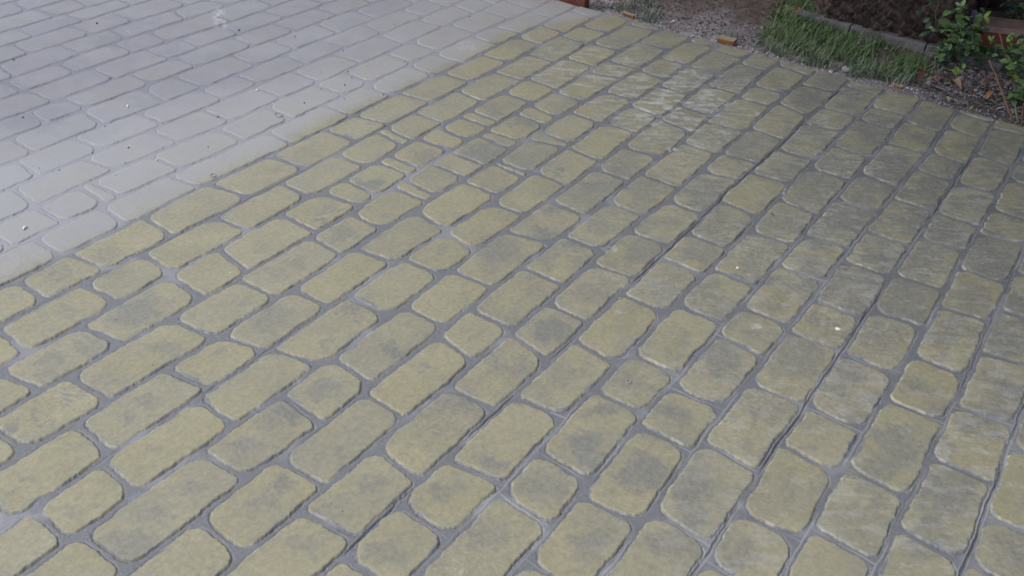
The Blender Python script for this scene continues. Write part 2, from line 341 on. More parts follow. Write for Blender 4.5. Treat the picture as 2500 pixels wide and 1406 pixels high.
def build_pavement():
    def axis(a0, a1, lo, hi, step, grow):
        mid = np.arange(lo, hi + step, step)
        pre = []; x = lo; s = step
        while x > a0: s *= grow; x -= s; pre.append(x)
        post = []; x = mid[-1]; s = step
        while x < a1: s *= grow; x += s; post.append(x)
        return np.array(pre[::-1] + list(mid) + post)
    ax = axis(-1900, 3300, -70, 2570, STEP, 1.035); ay = axis(-560, 2900, -50, 1456, STEP, 1.035)
    ay = np.concatenate([ay[ay < -50], np.arange(-50, 330, STEP * 0.48), np.arange(330, 700, STEP * 0.7), ay[ay >= 700]])
    PX, PY = np.meshgrid(ax, ay)
    nx, ny = len(ax), len(ay)
    a = (PX - W / 2) / FOC; b = -(PY - H / 2) / FOC
    dx = cam_x.x * a + cam_y.x * b + fwd.x; dy = cam_x.y * a + cam_y.y * b + fwd.y; dz = cam_x.z * a + cam_y.z * b + fwd.z
    t = -HC / dz
    slant = (t * np.sqrt(dx * dx + dy * dy + dz * dz)).ravel()
    fp = STEP * np.where(PY.ravel() < 330, 0.48, np.where(PY.ravel() < 700, 0.7, 1.0)) * slant * slant / (FOC * HC)
    u = (dx * t).ravel(); v = (dy * t).ravel(); PX = PX.ravel(); PY = PY.ravel()
    ur, vr = u.copy(), v.copy()
    # the edge of the slab is not ruler-straight
    ue = EDGE_U + 0.004 * noise(vr * 3.0, vr * 0 + 4.0, 5) + 0.0025 * noise(vr * 17.0, vr * 0 + 4.0, 6)
    beyond = u - ue
    # warp: every joint line of a stamped slab wanders and chips
    w1 = 0.0046 * noise(u * 11, v * 11, 21) + 0.0028 * noise(u * 31, v * 31, 22)
    w2 = 0.0046 * noise(u * 11, v * 11, 31) + 0.0028 * noise(u * 31, v * 31, 32)
    uu = u + w1; vv = v + w2
    # joint lines along the courses
    ks = np.arange(KMIN, KMAX + 1)
    T = np.zeros((len(ks), len(UG)))
    for i, kk in enumerate(ks):
        if 0 <= kk < NK:
            T[i] = (LN[kk][0] + np.clip(np.array([int(x) for x in LN[kk][1].split()]), -12, 13)) / 1000
        elif kk < 0: T[i] = LN[0][0] / 1000 + SPC * kk
        else: T[i] = LN[-1][0] / 1000 + SPC * (kk - NK + 1)
    fi = np.clip((uu - UG[0]) / (UG[1] - UG[0]), 0, len(UG) - 1.001); i0 = fi.astype(int); ff = fi - i0
    def line(kidx): return T[kidx, i0] * (1 - ff) + T[kidx, i0 + 1] * ff
    kk = np.clip(np.floor((vv - LN[0][0] / 1000) / SPC).astype(int) - KMIN, 1, len(ks) - 3)
    for _ in range(2):
        kk = np.where(vv < line(kk), kk - 1, kk); kk = np.where(vv >= line(kk + 1), kk + 1, kk); kk = np.clip(kk, 1, len(ks) - 3)
    lo = line(kk); hi = line(kk + 1)
    fv = (vv - lo) / (hi - lo)
    # cross joints in every course; the ones outside the photograph go on at random
    uL = np.zeros_like(u); uR = np.zeros_like(u); sid = np.zeros(len(u))
    for i in range(1, len(ks) - 2):
        m = np.where(kk == i)[0]
        if not len(m): continue
        r = random.Random(1000 + i); k0 = int(ks[i])
        js = [int(x) / 1000 for x in CJ.get(k0, '').split()]
        if not js: js = [1.0 + r.random() * 0.2]
        # fill gaps wider than two stones
        full = [js[0]]
        for x in js[1:]:
            while x - full[-1] > 0.37: full.append(full[-1] + r.uniform(0.19, 0.25) if x - full[-1] > 0.5 else (x + full[-1]) / 2)
            full.append(x)
        while full[0] > -7: full.insert(0, full[0] - r.choice((0.15, 0.21, 0.24, 0.25)))
        while full[-1] < 4: full.append(full[-1] + r.choice((0.16, 0.21, 0.24)))
        full = np.array(full)
        lean = np.array([r.gauss(0, 0.012) for _ in full])
        um = uu[m]
        ii = np.clip(np.searchsorted(full, um) - 1, 0, len(full) - 2)
        for _ in range(2):
            l = full[ii] + lean[ii] * (fv[m] - 0.5); rr = full[ii + 1] + lean[ii + 1] * (fv[m] - 0.5)
            ii = np.clip(np.where(um < l, ii - 1, np.where(um >= rr, ii + 1, ii)), 0, len(full) - 2)
        uL[m] = full[ii] + lean[ii] * (fv[m] - 0.5); uR[m] = full[ii + 1] + lean[ii + 1] * (fv[m] - 0.5); sid[m] = i * 977 + ii
    def srnd(s): return hash2(sid, sid * 0 + 3, s)
    wj = 0.0056 + 0.0040 * srnd(51); wc = 0.0052 + 0.0035 * srnd(52)
    du0 = uu - uL - wc; du1 = uR - uu - wc; dv0 = vv - lo - wj; dv1 = hi - vv - wj
    du = np.minimum(du0, du1); dv = np.minimum(dv0, dv1)
    half = np.minimum(uR - uL, hi - lo) / 2 - 0.01
    corner = (du1 < du0) * 2 + (dv1 < dv0)
    rad = np.minimum(0.013 + 0.030 * hash2(sid, corner, 60) ** 1.5, np.maximum(half, 0.004) * 0.95)
    a_ = np.maximum(rad - du, 0); b_ = np.maximum(rad - dv, 0)
    d = np.where((a_ > 0) & (b_ > 0), rad - np.hypot(a_, b_), np.minimum(du, dv))
    chip = 0.0024 * noise(u * 28, v * 28, 40) + 0.0026 * noise(u * 70, v * 70, 41) + 0.0021 * noise(u * 170, v * 170, 42) + 0.0007 * noise(u * 420, v * 420, 43)
    d = d + chip
    # slurry creeps over the stones' edges, so their colour ends less cleanly than their relief
    dc = d - 0.0002 + 0.0030 * noise(u * 45, v * 45, 140) + 0.0022 * noise(u * 120, v * 120, 141) - 0.006 * sstep(0.15, 0.5, noise(u * 13, v * 13, 142))
    cw = np.maximum(0.0016, 0.5 * fp)
    cmask = sstep(-cw, cw, dc)
    # which stones came out coarse: mostly the ones on the right, and a band near the bed
    reg = np.clip((PX - 1150) / 900, 0, 1) * np.clip(1.15 - np.abs(PY - 500) / 1100, 0.3, 1)
    rough = np.clip(reg * (0.35 + 0.9 * srnd(53)), 0, 1)
    rough = np.maximum(rough, sstep(0.75, 0.95, srnd(54)) * 0.5)
    far = sstep(1.9, 2.3, v)                      # the far left part lies smooth under its water film
    rough *= 1 - 0.6 * far
    ew = np.maximum(0.0013, 0.55 * fp)
    prof = sstep(0.0010 - ew, 0.0010 + ew, d)
    dd = np.maximum(d, 0)
    uc = (uL + uR) / 2; vc = (lo + hi) / 2
    tu = (srnd(55) - 0.5) * 0.016; tv = (srnd(56) - 0.5) * 0.020
    z = prof * (0.0015 + 0.0009 * np.clip((PX + PY - 1000) / 1500, 0, 1) + 0.0004 * (1 - np.exp(-dd / 0.012)))
    z -= prof * 0.0004 * far
    z += prof * (tu * (u - uc) + tv * (v - vc))
    z += 0.0008 * fbm(u * 5, v * 5, 70, 2) + (0.00012 + 0.0005 * rough) * prof * fbm(u * 22, v * 22, 71, 3)
    # slate-like relief, drawn out along the stamp mat's grain
    gx = u * 0.536 - v * 0.844; gy = u * 0.844 + v * 0.536
    rid = 1 - np.abs(2 * fbm(gx * 14, gy * 34, 72, 4, 0.55))
    z += prof * rough * (0.0013 * (rid - 0.55) + 0.0005 * fbm(u * 95, v * 95, 73, 3))
    z += (0.00004 + 0.00012 * rough) * fbm(u * 130, v * 130, 74, 2) * (0.5 + prof)
    z += prof * rough * 0.00055 * noise(u * 105, v * 105, 144)
    # burrs: a thin crust squeezed up along stone edges; far edges get painted glints
    bn = noise(u * 19, v * 19, 80) + 0.6 * noise(u * 60, v * 60, 81)
    side = np.where((dv1 < du) & (dv1 < dv0), 0.35, 0.0) + np.where(dv0 < np.minimum(du, dv1), 0.75, 0.0) + np.where(du < dv, 0.45, 0)
    lip_glint = np.exp(-((d - 0.0012) / 0.0017) ** 2) * sstep(0.05, 0.45, bn * 0.9 + side * 0.42 - 0.16)
    lip_glint *= 0.8 * (0.45 + 0.55 * reg) * (1 - 0.75 * far)
    lip_glint = np.maximum(lip_glint, far * 0.8 * np.exp(-((d - 0.001) / 0.0022) ** 2) * (dv1 < np.minimum(du, dv0)) * sstep(0.12, 0.28, noise(u * 7, v * 11, 153)))  # sky reflection along far edges, painted as pale lines
    z += 0.0007 * lip_glint * np.clip(0.003 / fp, 0, 1)
    # mat edges: a pair of thin ridges in every fourth joint, and thin slurry lines in the joints on the right
    dline = np.where(fv < 0.5, vv - lo, vv - hi); kline = ks[kk] + (fv >= 0.5)
    dbl = (np.isin(kline, (0, 3, 7)) + 0.45 * np.isin(kline, (1, 11, 15)) * (u < 2.6)) * (1 - 0.85 * sstep(1.9, 2.2, v)) * sstep(-0.0, 0.25, noise(u * 4, v * 4, 82) + 0.25)
    wob = 0.002 * noise(u * 26, v * 9, 83) + 0.0012 * noise(u * 90, v * 20, 84)
    gro = dbl * (np.exp(-((dline + wob - 0.0042) / 0.0011) ** 2) + np.exp(-((dline - wob * 0.7 + 0.0040) / 0.0011) ** 2))
    z += 0.0022 * gro * (1 - prof)
    sl = sstep(1.9, 2.4, u - v * 0.1 + 1.25 * (v < 0.75)) * np.exp(-((np.where(np.abs(dline) < np.minimum(uu - uL, uR - uu), dline, np.minimum(uu - uL, uR - uu)) + wob) / 0.0014) ** 2) * sstep(0.0, 0.3, noise(u * 5, v * 5, 85) + 0.15)
    sl *= (v < 0.8)
    near = np.where(dv0 < np.minimum(du, dv1), 1.0, np.where(du0 < np.minimum(du1, dv), 0.8, 0.45))
    z -= 0.0042 * near * np.exp(-((d + 0.0014) / 0.0015) ** 2) * sstep(-0.3, 0.25, noise(u * 16, v * 16, 151) + 0.3 * noise(u * 60, v * 60, 152)) * np.clip(0.0024 / fp, 0.15, 1)
    matj = dbl * np.exp(-((dline + 1.5 * wob) / 0.0026) ** 2)
    z -= (1 - prof) * matj * (0.0058 + 0.003 * noise(u * 30, v * 30, 143))
    z -= (1 - prof) * (0.0008 + 0.0006 * fbm(u * 45, v * 45, 86, 2))
    men_glint = np.exp(-((d + 0.0030 + 0.0008 * noise(u * 40, v * 40, 89)) / 0.0009) ** 2) * np.where(dv0 < np.minimum(du, dv1), 1.0, np.where(du0 < np.minimum(du1, dv), 0.45, 0.12)) * np.clip((PX + PY - 1100) / 1300, 0.1, 1) * sstep(-0.25, 0.2, noise(u * 9, v * 9, 102))  # glint of the wet foot of near edges, painted as a pale line
    groove_shine = np.clip(0.55 * gro + 0.8 * sl + 0.75 * men_glint, 0, 1) * (1 - prof)
    pud = sstep(0.12, 0.42, noise(u * 7, v * 7, 87) + 0.25 * noise(u * 33, v * 33, 88)) * (1 - prof)
    groove_shine = np.clip(groove_shine + 0.38 * pud, 0, 1)  # wet shine of the puddles painted as a lighter joint colour
    # stains, then white marks that include painted water glints
    sx = PX + 38 * noise(u * 17, v * 17, 90) + 22 * fbm(u * 55, v * 55, 91, 3, 0.6); sy = PY + 26 * noise(u * 17, v * 17, 92) + 15 * fbm(u * 55, v * 55, 93, 3, 0.6)
    blot = fbm(u * 24, v * 24, 150, 4, 0.6)
    grey = np.zeros_like(u)
    for it in STAINS.split():
        x, y, rx, ry, s = map(float, it.split(','))
        m = (np.abs(PX - x) < rx * 2.2 + 40) & (np.abs(PY - y) < ry * 2.2 + 30)
        q = ((sx[m] - x) / rx) ** 2 + ((sy[m] - y) / ry) ** 2
        grey[m] = np.maximum(grey[m], np.clip(1.12 * s, 0, 1) * (1 - sstep(0.15, 2.0, q - 0.8 * blot[m])))
    gfield = sstep(-0.35, 0.60, fbm(u * 8, v * 8, 94, 6, 0.68) + 0.55 * (srnd(57) - 0.5))
    greg = np.clip((PX - 950) / 1200, 0, 1) * np.clip(1.1 - np.abs(PY - 520) / 900, 0.15, 1)
    grey = np.clip(np.maximum(grey, gfield * (0.30 + 0.72 * greg)) + 0.42 * greg * (srnd(58) - 0.35) + 0.26 * (srnd(64) - 0.5), 0, 1)
    edgefade = np.exp(-dd / 0.006) * sstep(-0.1, 0.3, noise(u * 15, v * 15, 95))
    grey = np.clip(grey + 0.35 * edgefade, 0, 1)
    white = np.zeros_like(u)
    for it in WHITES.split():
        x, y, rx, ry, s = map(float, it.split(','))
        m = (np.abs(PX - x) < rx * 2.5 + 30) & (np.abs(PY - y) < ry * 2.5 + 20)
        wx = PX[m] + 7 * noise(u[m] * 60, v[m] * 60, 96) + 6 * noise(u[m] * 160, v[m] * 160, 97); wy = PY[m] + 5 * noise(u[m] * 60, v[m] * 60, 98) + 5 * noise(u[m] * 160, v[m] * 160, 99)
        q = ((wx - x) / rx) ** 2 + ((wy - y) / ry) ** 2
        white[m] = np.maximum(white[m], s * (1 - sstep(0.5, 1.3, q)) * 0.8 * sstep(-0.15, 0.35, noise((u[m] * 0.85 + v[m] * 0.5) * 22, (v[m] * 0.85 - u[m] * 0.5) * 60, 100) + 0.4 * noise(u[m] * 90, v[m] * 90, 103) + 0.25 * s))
    white_patch = np.exp(-((PX - 1660) / 170) ** 2 - ((PY - 255) / 85) ** 2) + 0.5 * np.exp(-((PX - 1420) / 150) ** 2 - ((PY - 170) / 60) ** 2)  # whitish patch that blends the painted glints together
    white = np.maximum(white, 0.78 * np.clip(white_patch, 0, 1) * sstep(-0.1, 0.6, fbm(gx * 13, gy * 36, 154, 5, 0.62)) * (0.4 + 0.6 * prof))
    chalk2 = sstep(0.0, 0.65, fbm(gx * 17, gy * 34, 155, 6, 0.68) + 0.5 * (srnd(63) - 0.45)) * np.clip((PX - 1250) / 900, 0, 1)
    white = np.maximum(white, 0.17 * chalk2 * prof)  # whitish patch, joins the residue and painted glints
    # thin pale crust on the crests of the coarse stones near the bed
    crust = sstep(0.80, 0.97, rid) * rough * prof * sstep(0.05, 0.5, noise(u * 6, v * 6, 101) + 0.5 * np.exp(-((PX - 1700) / 260) ** 2 - ((PY - 270) / 130) ** 2))
    lip_glint = np.clip(lip_glint + 0.55 * crust, 0, 1)
    # clamp to the slab's edge
    b1 = np.minimum(u, ue); z = np.where(beyond > -0.004, np.minimum(z, 0.004), z)
    co = np.stack([b1, v, z], 1)
    idx = np.arange(nx * ny).reshape(ny, nx)
    q = np.stack([idx[:-1, :-1], idx[1:, :-1], idx[1:, 1:], idx[:-1, 1:]], -1).reshape(-1, 4)
    q = q[~(beyond[q] > 0).all(1)]
    used = np.unique(q); remap = np.full(nx * ny, -1); remap[used] = np.arange(len(used)); q = remap[q]
    one = np.ones_like(u)
    ma = np.stack([cmask, np.clip(lip_glint, 0, 1), grey, srnd(59)], 1)[used]; # grey release dust beyond the last washed course, with wet sky sheen painted in
    bl = 1.475 * HC + 0.034 * noise(u * 3.1, v * 3.1, 110) + 0.020 * noise(u * 12, v * 12, 111) + 0.008 * noise(u * 50, v * 50, 112) - 0.16 * sstep(3.15, 3.6, u) - 0.04 * (srnd(61) - 0.5)
    dust = sstep(-0.045, 0.040, v - bl + 0.012 * blot) * (0.90 + 0.16 * noise(u * 6, v * 6, 113)) * (0.78 + 0.2 * sstep(0.0, 0.5, v - bl) + 0.12 * (srnd(62) - 0.5))  # release dust mask, also carries the painted sky sheen
    film = np.clip((1 + 0.5 * dust) * (0.35 + 0.9 * pud + 0.35 * sstep(-0.2, 0.4, noise(u * 4, v * 4, 114))) * (1 - 0.8 * np.exp(-np.abs(d - 0.0005) / 0.0030)) + 2.5 * white, 0, 2.8)
    mc = np.stack([dust, film, sstep(0.0, 0.9, v - bl + 0.35 * noise(u * 2.2, v * 2.2, 115) - 0.45 * (1 - sstep(0.7, 2.0, u))), one], 1)[used]  # paler at the left: hazy sheen painted into the dust colour
    mb = np.stack([rough, white, groove_shine, np.exp(-np.abs(d - 0.0005) / 0.0030)], 1)[used]
    pav = paving_material()
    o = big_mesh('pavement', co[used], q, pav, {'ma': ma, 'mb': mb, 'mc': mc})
    o['kind'] = 'structure'
    return o, pav
STEP = 1.95
pavement, PAV = build_pavement()
# the slab's side under its edge
def slab_side():
    k = simple('slab_side', (0.30, 0.27, 0.19), (0.22, 0.21, 0.18), 20, 0.7, 0.3)
    vs, fs = box(EDGE_U - 0.12, EDGE_U - 0.006, -9, 12, -0.16, -0.0015, 0.002)
    o = mesh_obj('slab_side', vs, fs, k, pavement)
slab_side()

# ------------------------------------------------------------------ the ground to the horizon
gk = simple('earth', (0.11, 0.10, 0.075), (0.07, 0.08, 0.045), 1.5, 0.9)
vs, fs = box(-120, 120, -120, 120, -0.6, -0.22)
tag(mesh_obj('ground', vs, fs, gk, smooth=False), kind='structure')

# ------------------------------------------------------------------ unseen foliage added beyond the bed to keep the right side dim
def leaf_cloud(n, sample, size, seed):
    r = np.random.default_rng(seed); c = sample(r, n)
    a = r.normal(size=(n, 3)); a /= np.linalg.norm(a, axis=1)[:, None]
    b = np.cross(a, r.normal(size=(n, 3))); b /= np.linalg.norm(b, axis=1)[:, None]
    s = size * r.uniform(0.6, 1.4, n)[:, None]
    co = np.stack([c - a * s, c + b * s * 0.45, c + a * s, c - b * s * 0.45], 1).reshape(-1, 3)
    return co, np.arange(4 * n).reshape(n, 4)
def build_shade_blockers():
    lk = simple('blocker_leaves', (0.035, 0.065, 0.018), (0.06, 0.09, 0.03), 4.0, 0.6)
    bk = simple('blocker_bark', (0.10, 0.085, 0.07), (0.06, 0.05, 0.04), 12.0, 0.9, 0.6, 0.01)
    e = empty('added_tree', ADDED_TREE)
    tag(e, 'unseen leafy canopy added to shade the garden bed beside the paving', 'added_tree')
    vs, fs = tube([(ADDED_TREE[0], ADDED_TREE[1], -0.25), (ADDED_TREE[0] - 0.1, ADDED_TREE[1] + 0.1, 1.2), (ADDED_TREE[0] - 0.3, ADDED_TREE[1], 2.4), (ADDED_TREE[0] - 0.6, ADDED_TREE[1], 3.6)], [0.22, 0.17, 0.14, 0.08], 10)
    parts = [(vs, fs)]
    for k in range(7):
        t = 2 * math.pi * k / 7
        parts.append(tube([(ADDED_TREE[0] - 0.3, ADDED_TREE[1], 2.3 + 0.05 * k), (ADDED_TREE[0] - 0.3 + 1.1 * math.cos(t), ADDED_TREE[1] + 1.4 * math.sin(t), 3.0), (ADDED_TREE[0] - 0.3 + 2.0 * math.cos(t), ADDED_TREE[1] + 2.6 * math.sin(t), 3.4)], [0.08, 0.05, 0.02], 6))
    vs, fs = join(parts); mesh_obj('trunk', local(e, vs), fs, bk, e)
    def added_crown(r, n):
        p = r.normal(size=(n, 3)); p /= np.linalg.norm(p, axis=1)[:, None]
        p *= (r.random(n) ** 0.4)[:, None]
        return np.array([ADDED_TREE[0] - ADDED_CROWN[3], ADDED_TREE[1] + 0.3, ADDED_CROWN[4]]) + p * np.array(ADDED_CROWN[:3])
    co, q = leaf_cloud(14000, added_crown, 0.13, 3)
    o = big_mesh('added_crown', co - np.array(ADDED_TREE), q, lk); o.parent = e
    def added_hedge(r, n):
        return np.stack([r.uniform(7.2, 8.2, n), r.uniform(-6, 7, n), -0.25 + 3.0 * r.random(n)], 1)
    co, q = leaf_cloud(14000, added_hedge, 0.14, 4)
    tag(big_mesh('added_hedge', co, q, lk), 'unseen tall foliage screen added behind the bed to dim it', 'added_hedge')
ADDED_TREE = (6.2, -0.6, -0.25)
ADDED_CROWN = (3.4, 4.2, 1.2, 1.9, 3.3)
build_shade_blockers()

# ------------------------------------------------------------------ crumbs lying on the paving
def top_z(p):
    """height of the paving under p"""
    dg = bpy.context.evaluated_depsgraph_get()
    ok, loc, n, i = pavement.ray_cast(Vector((p.x, p.y, 0.2)), Vector((0, 0, -1)))
    return loc.z if ok else 0.005
def on_slab(px, py):
    p = G(px, py, 0.005); p.z = top_z(p); return p
seed_m = simple('dark_seed', (0.045, 0.035, 0.04)); chip_w = simple('white_chip', (0.75, 0.74, 0.72)); chip_g = simple('grey_bead', (0.36, 0.36, 0.33), (0.24, 0.24, 0.22), 90, 0.6)
vs, fs = lump(0, 0, 0, 1, 0.7, 0.55, 90, 0, 0.3, 1); _o = mesh_obj('seed', vs, fs, seed_m, smooth=False); SEED = _o.data; bpy.data.objects.remove(_o)
for (x, y, w) in ((314, 359, 6), (305, 395, 4), (283, 425, 3), (95, 408, 4), (145, 413, 6), (224, 370, 4), (236, 56, 7), (531, 284, 8), (55, 285, 6), (270, 188, 5), (33, 145, 7), (584, 73, 7), (720, 89, 5), (743, 250, 6), (842, 207, 6), (850, 173, 6), (858, 188, 5), (783, 175, 4), (838, 123, 4), (1046, 79, 4), (962, 59, 4), (988, 150, 5), (1147, 39, 5), (435, 774, 5), (372, 888, 4), (836, 1244, 5), (1371, 1248, 7), (255, 307, 5), (378, 290, 4), (398, 297, 4), (272, 238, 4), (508, 357, 4), (782, 216, 4), (936, 230, 5), (841, 240, 4)):
    p = on_slab(x, y); s = (p - CAM).length / FOC * w / 2
    o = bpy.data.objects.new('seed', SEED); C.objects.link(o); o.location = p + Vector((0, 0, s * 0.3)); o.scale = (s, s, s); o.rotation_euler = (0, 0, x)
    tag(o, 'tiny dark seed lying loose on the paving stones', 'seed', 'dark seeds scattered over the paving')
def crumb(label, x, y, w, mat, seed, ry=0.6, rz=0.4, rot=0.0, name='stone_chip', cat='chip'):
    p = on_slab(x, y); s = (p - CAM).length / FOC * w / 2
    vs, fs = lump(0, 0, 0, s, s * ry, s * rz, seed, rot, 0.3, 2)
    o = mesh_obj(name, vs, fs, mat, smooth=False); o.location = p + Vector((0, 0, s * rz * 0.5)); tag(o, label, cat)
crumb('brightest white chip on the dusty grey paving', 627, 219, 10, chip_w, 60, .6, .4, 0.4)
crumb('white crumb near the top left of the paving', 312, 76, 7, chip_w, 61); crumb('smaller white crumb just beside the one at the top left', 316, 80, 5, chip_w, 62)
crumb('pale elongated chip on the bluish paving at the left', 311, 258, 15, simple('pale_chip', (0.58, 0.57, 0.55)), 63, .35, .3, 0.9)
crumb('pale flake with a dark underside near the left edge', 60, 555, 19, simple('pale_flake', (0.55, 0.54, 0.52)), 64, .5, .35, 0.7)
crumb('cream bead at a joint of the dusty paving', 382, 387, 8, simple('cream_bead', (0.55, 0.52, 0.45)), 65, .9, .6)
crumb('white speck in the middle of a yellow stone', 562, 663, 6, chip_w, 66)
crumb('white droplet of dried cement on a grey stained stone', 1801, 652, 9, chip_w, 67, .8, .25)
crumb('triangular white stone chip set in a square paving stone on the right', 2046, 802, 15, chip_w, 68, .8, .3, 0.8)
crumb('pebble caught at a joint in the centre of the paving', 1514, 727, 9, chip_g, 69, .8, .6)
crumb('small dark winged seed on the greyish stones at the right', 1886, 523, 14, seed_m, 72, .3, .25, 1.0, 'winged_seed', 'seed')
def ring(label, x, y, w, h, mat):
    p = on_slab(x, y); s = (p - CAM).length / FOC; q = []
    for i in range(17):
        t = 2 * math.pi * i / 16; q.append(Vector((math.cos(t) * w * s / 2, math.sin(t) * h * s / 2, 0)))
    vs, fs = tube(q, 0.0011, 5, False)
    o = mesh_obj('ring', vs, fs, mat); o.location = p + Vector((0, 0, 0.0012)); o.rotation_euler = (0, 0, YAW * -1 + 0.4); tag(o, label, 'ring')
ring('small grey brown ring lying at the edge of the dust film', 520, 427, 13, 16, chip_g)
ring('oval thin ring lying on the dusty paving', 680, 279, 16, 26, simple('clear_ring', (0.28, 0.28, 0.29)))
ring('tiny double ring on a yellow stone below the centre', 1535, 930, 11, 14, chip_g)

# ------------------------------------------------------------------ the garden bed
ZS = -0.020
def soil_z(u, v):
    d = u - EDGE_U
    return ZS - 0.010 * sstep(0.0, 0.5, d) + 0.006 * fbm(u * 5, v * 5, 120, 3) + 0.0045 * fbm(u * 24, v * 24, 121, 3) + 0.0022 * fbm(u * 80, v * 80, 122, 2) - 0.004 * (1 - sstep(0.0, 0.03, d))
def soil_at(p):
    return float(soil_z(np.array([p[0]]), np.array([p[1]]))[0])
def S(px, py, dz=0.0):
    p = G(px, py, ZS - 0.004); p.z = soil_at(p) + dz; return p
def build_soil():
    def axis(lo, hi, a0, a1, st):
        mid = list(np.arange(lo, hi + st, st)); s = st; x = lo; pre = []
        while x > a0: s *= 1.12; x -= s; pre.append(x)
        s = st; x = mid[-1]; post = []
        while x < a1: s *= 1.12; x += s; post.append(x)
        return np.array(pre[::-1] + mid + post)
    au = axis(EDGE_U + 0.002, 5.3, EDGE_U + 0.001, 9.0, 0.007); av = axis(0.0, 2.5, -5, 8, 0.007)
    au = au[au >= EDGE_U - 0.002]
    U_, V_ = np.meshgrid(au, av); u = U_.ravel(); v = V_.ravel()
    z = soil_z(u, v)
    d = u - EDGE_U
    dust = np.clip(1.1 * np.exp(-d / (0.22 + 0.12 * noise(v * 2.3, u * 2.3, 130))) + 0.35 * sstep(0.1, 0.5, fbm(u * 3, v * 3, 131, 3)), 0, 1)
    dust *= sstep(0.35, 0.9, v) * 0.6 + 0.4
    dark = sstep(1.0, 0.5, v)
    k = NT('soil')
    a, b, _, _ = k.attr('sa')
    f1 = k.noise(14, 6, 0.65); f2 = k.noise(120, 4, 0.7)
    c = k.mix(k.ramp(f1, 0.35, 0.7), (0.105, 0.075, 0.064), (0.155, 0.118, 0.105))
    c = k.mix(b, c, k.mix(k.ramp(f2, 0.35, 0.7), (0.045, 0.036, 0.034), (0.10, 0.085, 0.08)))
    c = k.mix(k.math('MULTIPLY', a, k.math('ADD', k.ramp(f2, 0.25, 0.65), 0.35), True), c, (0.34, 0.32, 0.345))
    k.set(Base_Color=c, Roughness=0.9, Specular_IOR_Level=0.25); k.bump(f2, 0.7, 0.004)
    ny, nx = U_.shape
    idx = np.arange(nx * ny).reshape(ny, nx)
    q = np.stack([idx[:-1, :-1], idx[:-1, 1:], idx[1:, 1:], idx[1:, :-1]], -1).reshape(-1, 4)
    o = big_mesh('soil', np.stack([u, v, z], 1), q, k.m, {'sa': np.stack([dust, dark, dark * 0, dark * 0 + 1], 1)})
    o['kind'] = 'structure'
build_soil()

def in_poly(px, py, poly):
    ins = np.zeros(len(px), bool); n = len(poly)
    for i in range(n):
        x0, y0 = poly[i]; x1, y1 = poly[(i + 1) % n]
        c = ((y0 > py) != (y1 > py)) & (px < (x1 - x0) * (py - y0) / ((y1 - y0) + 1e-9) + x0)
        ins ^= c
    return ins
def to_px(co):
    d = co - np.array(CAM)
    x = d @ np.array(cam_x); y = d @ np.array(cam_y); w = d @ np.array(fwd)
    return W / 2 + FOC * x / w, H / 2 - FOC * y / w
def scatter(poly, dens, seed):
    """random points of the soil inside an outline read off the photograph"""
    pts = np.array([list(G(x, y, ZS))[:2] for x, y in poly]); lo = pts.min(0); hi = pts.max(0)
    r = np.random.default_rng(seed); n = int(dens * np.prod(hi - lo)); p = lo + r.random((n, 2)) * (hi - lo)
    wob = 0.05 * np.stack([fbm(p[:, 0] * 9, p[:, 1] * 9, seed + 900, 3), fbm(p[:, 0] * 9, p[:, 1] * 9, seed + 950, 3)], 1)
    m = in_poly(p[:, 0] + wob[:, 0], p[:, 1] + wob[:, 1], [tuple(q) for q in pts])
    p = p[m]; p = p[p[:, 0] > EDGE_U + 0.012]
    return np.column_stack([p, soil_z(p[:, 0], p[:, 1])]), r

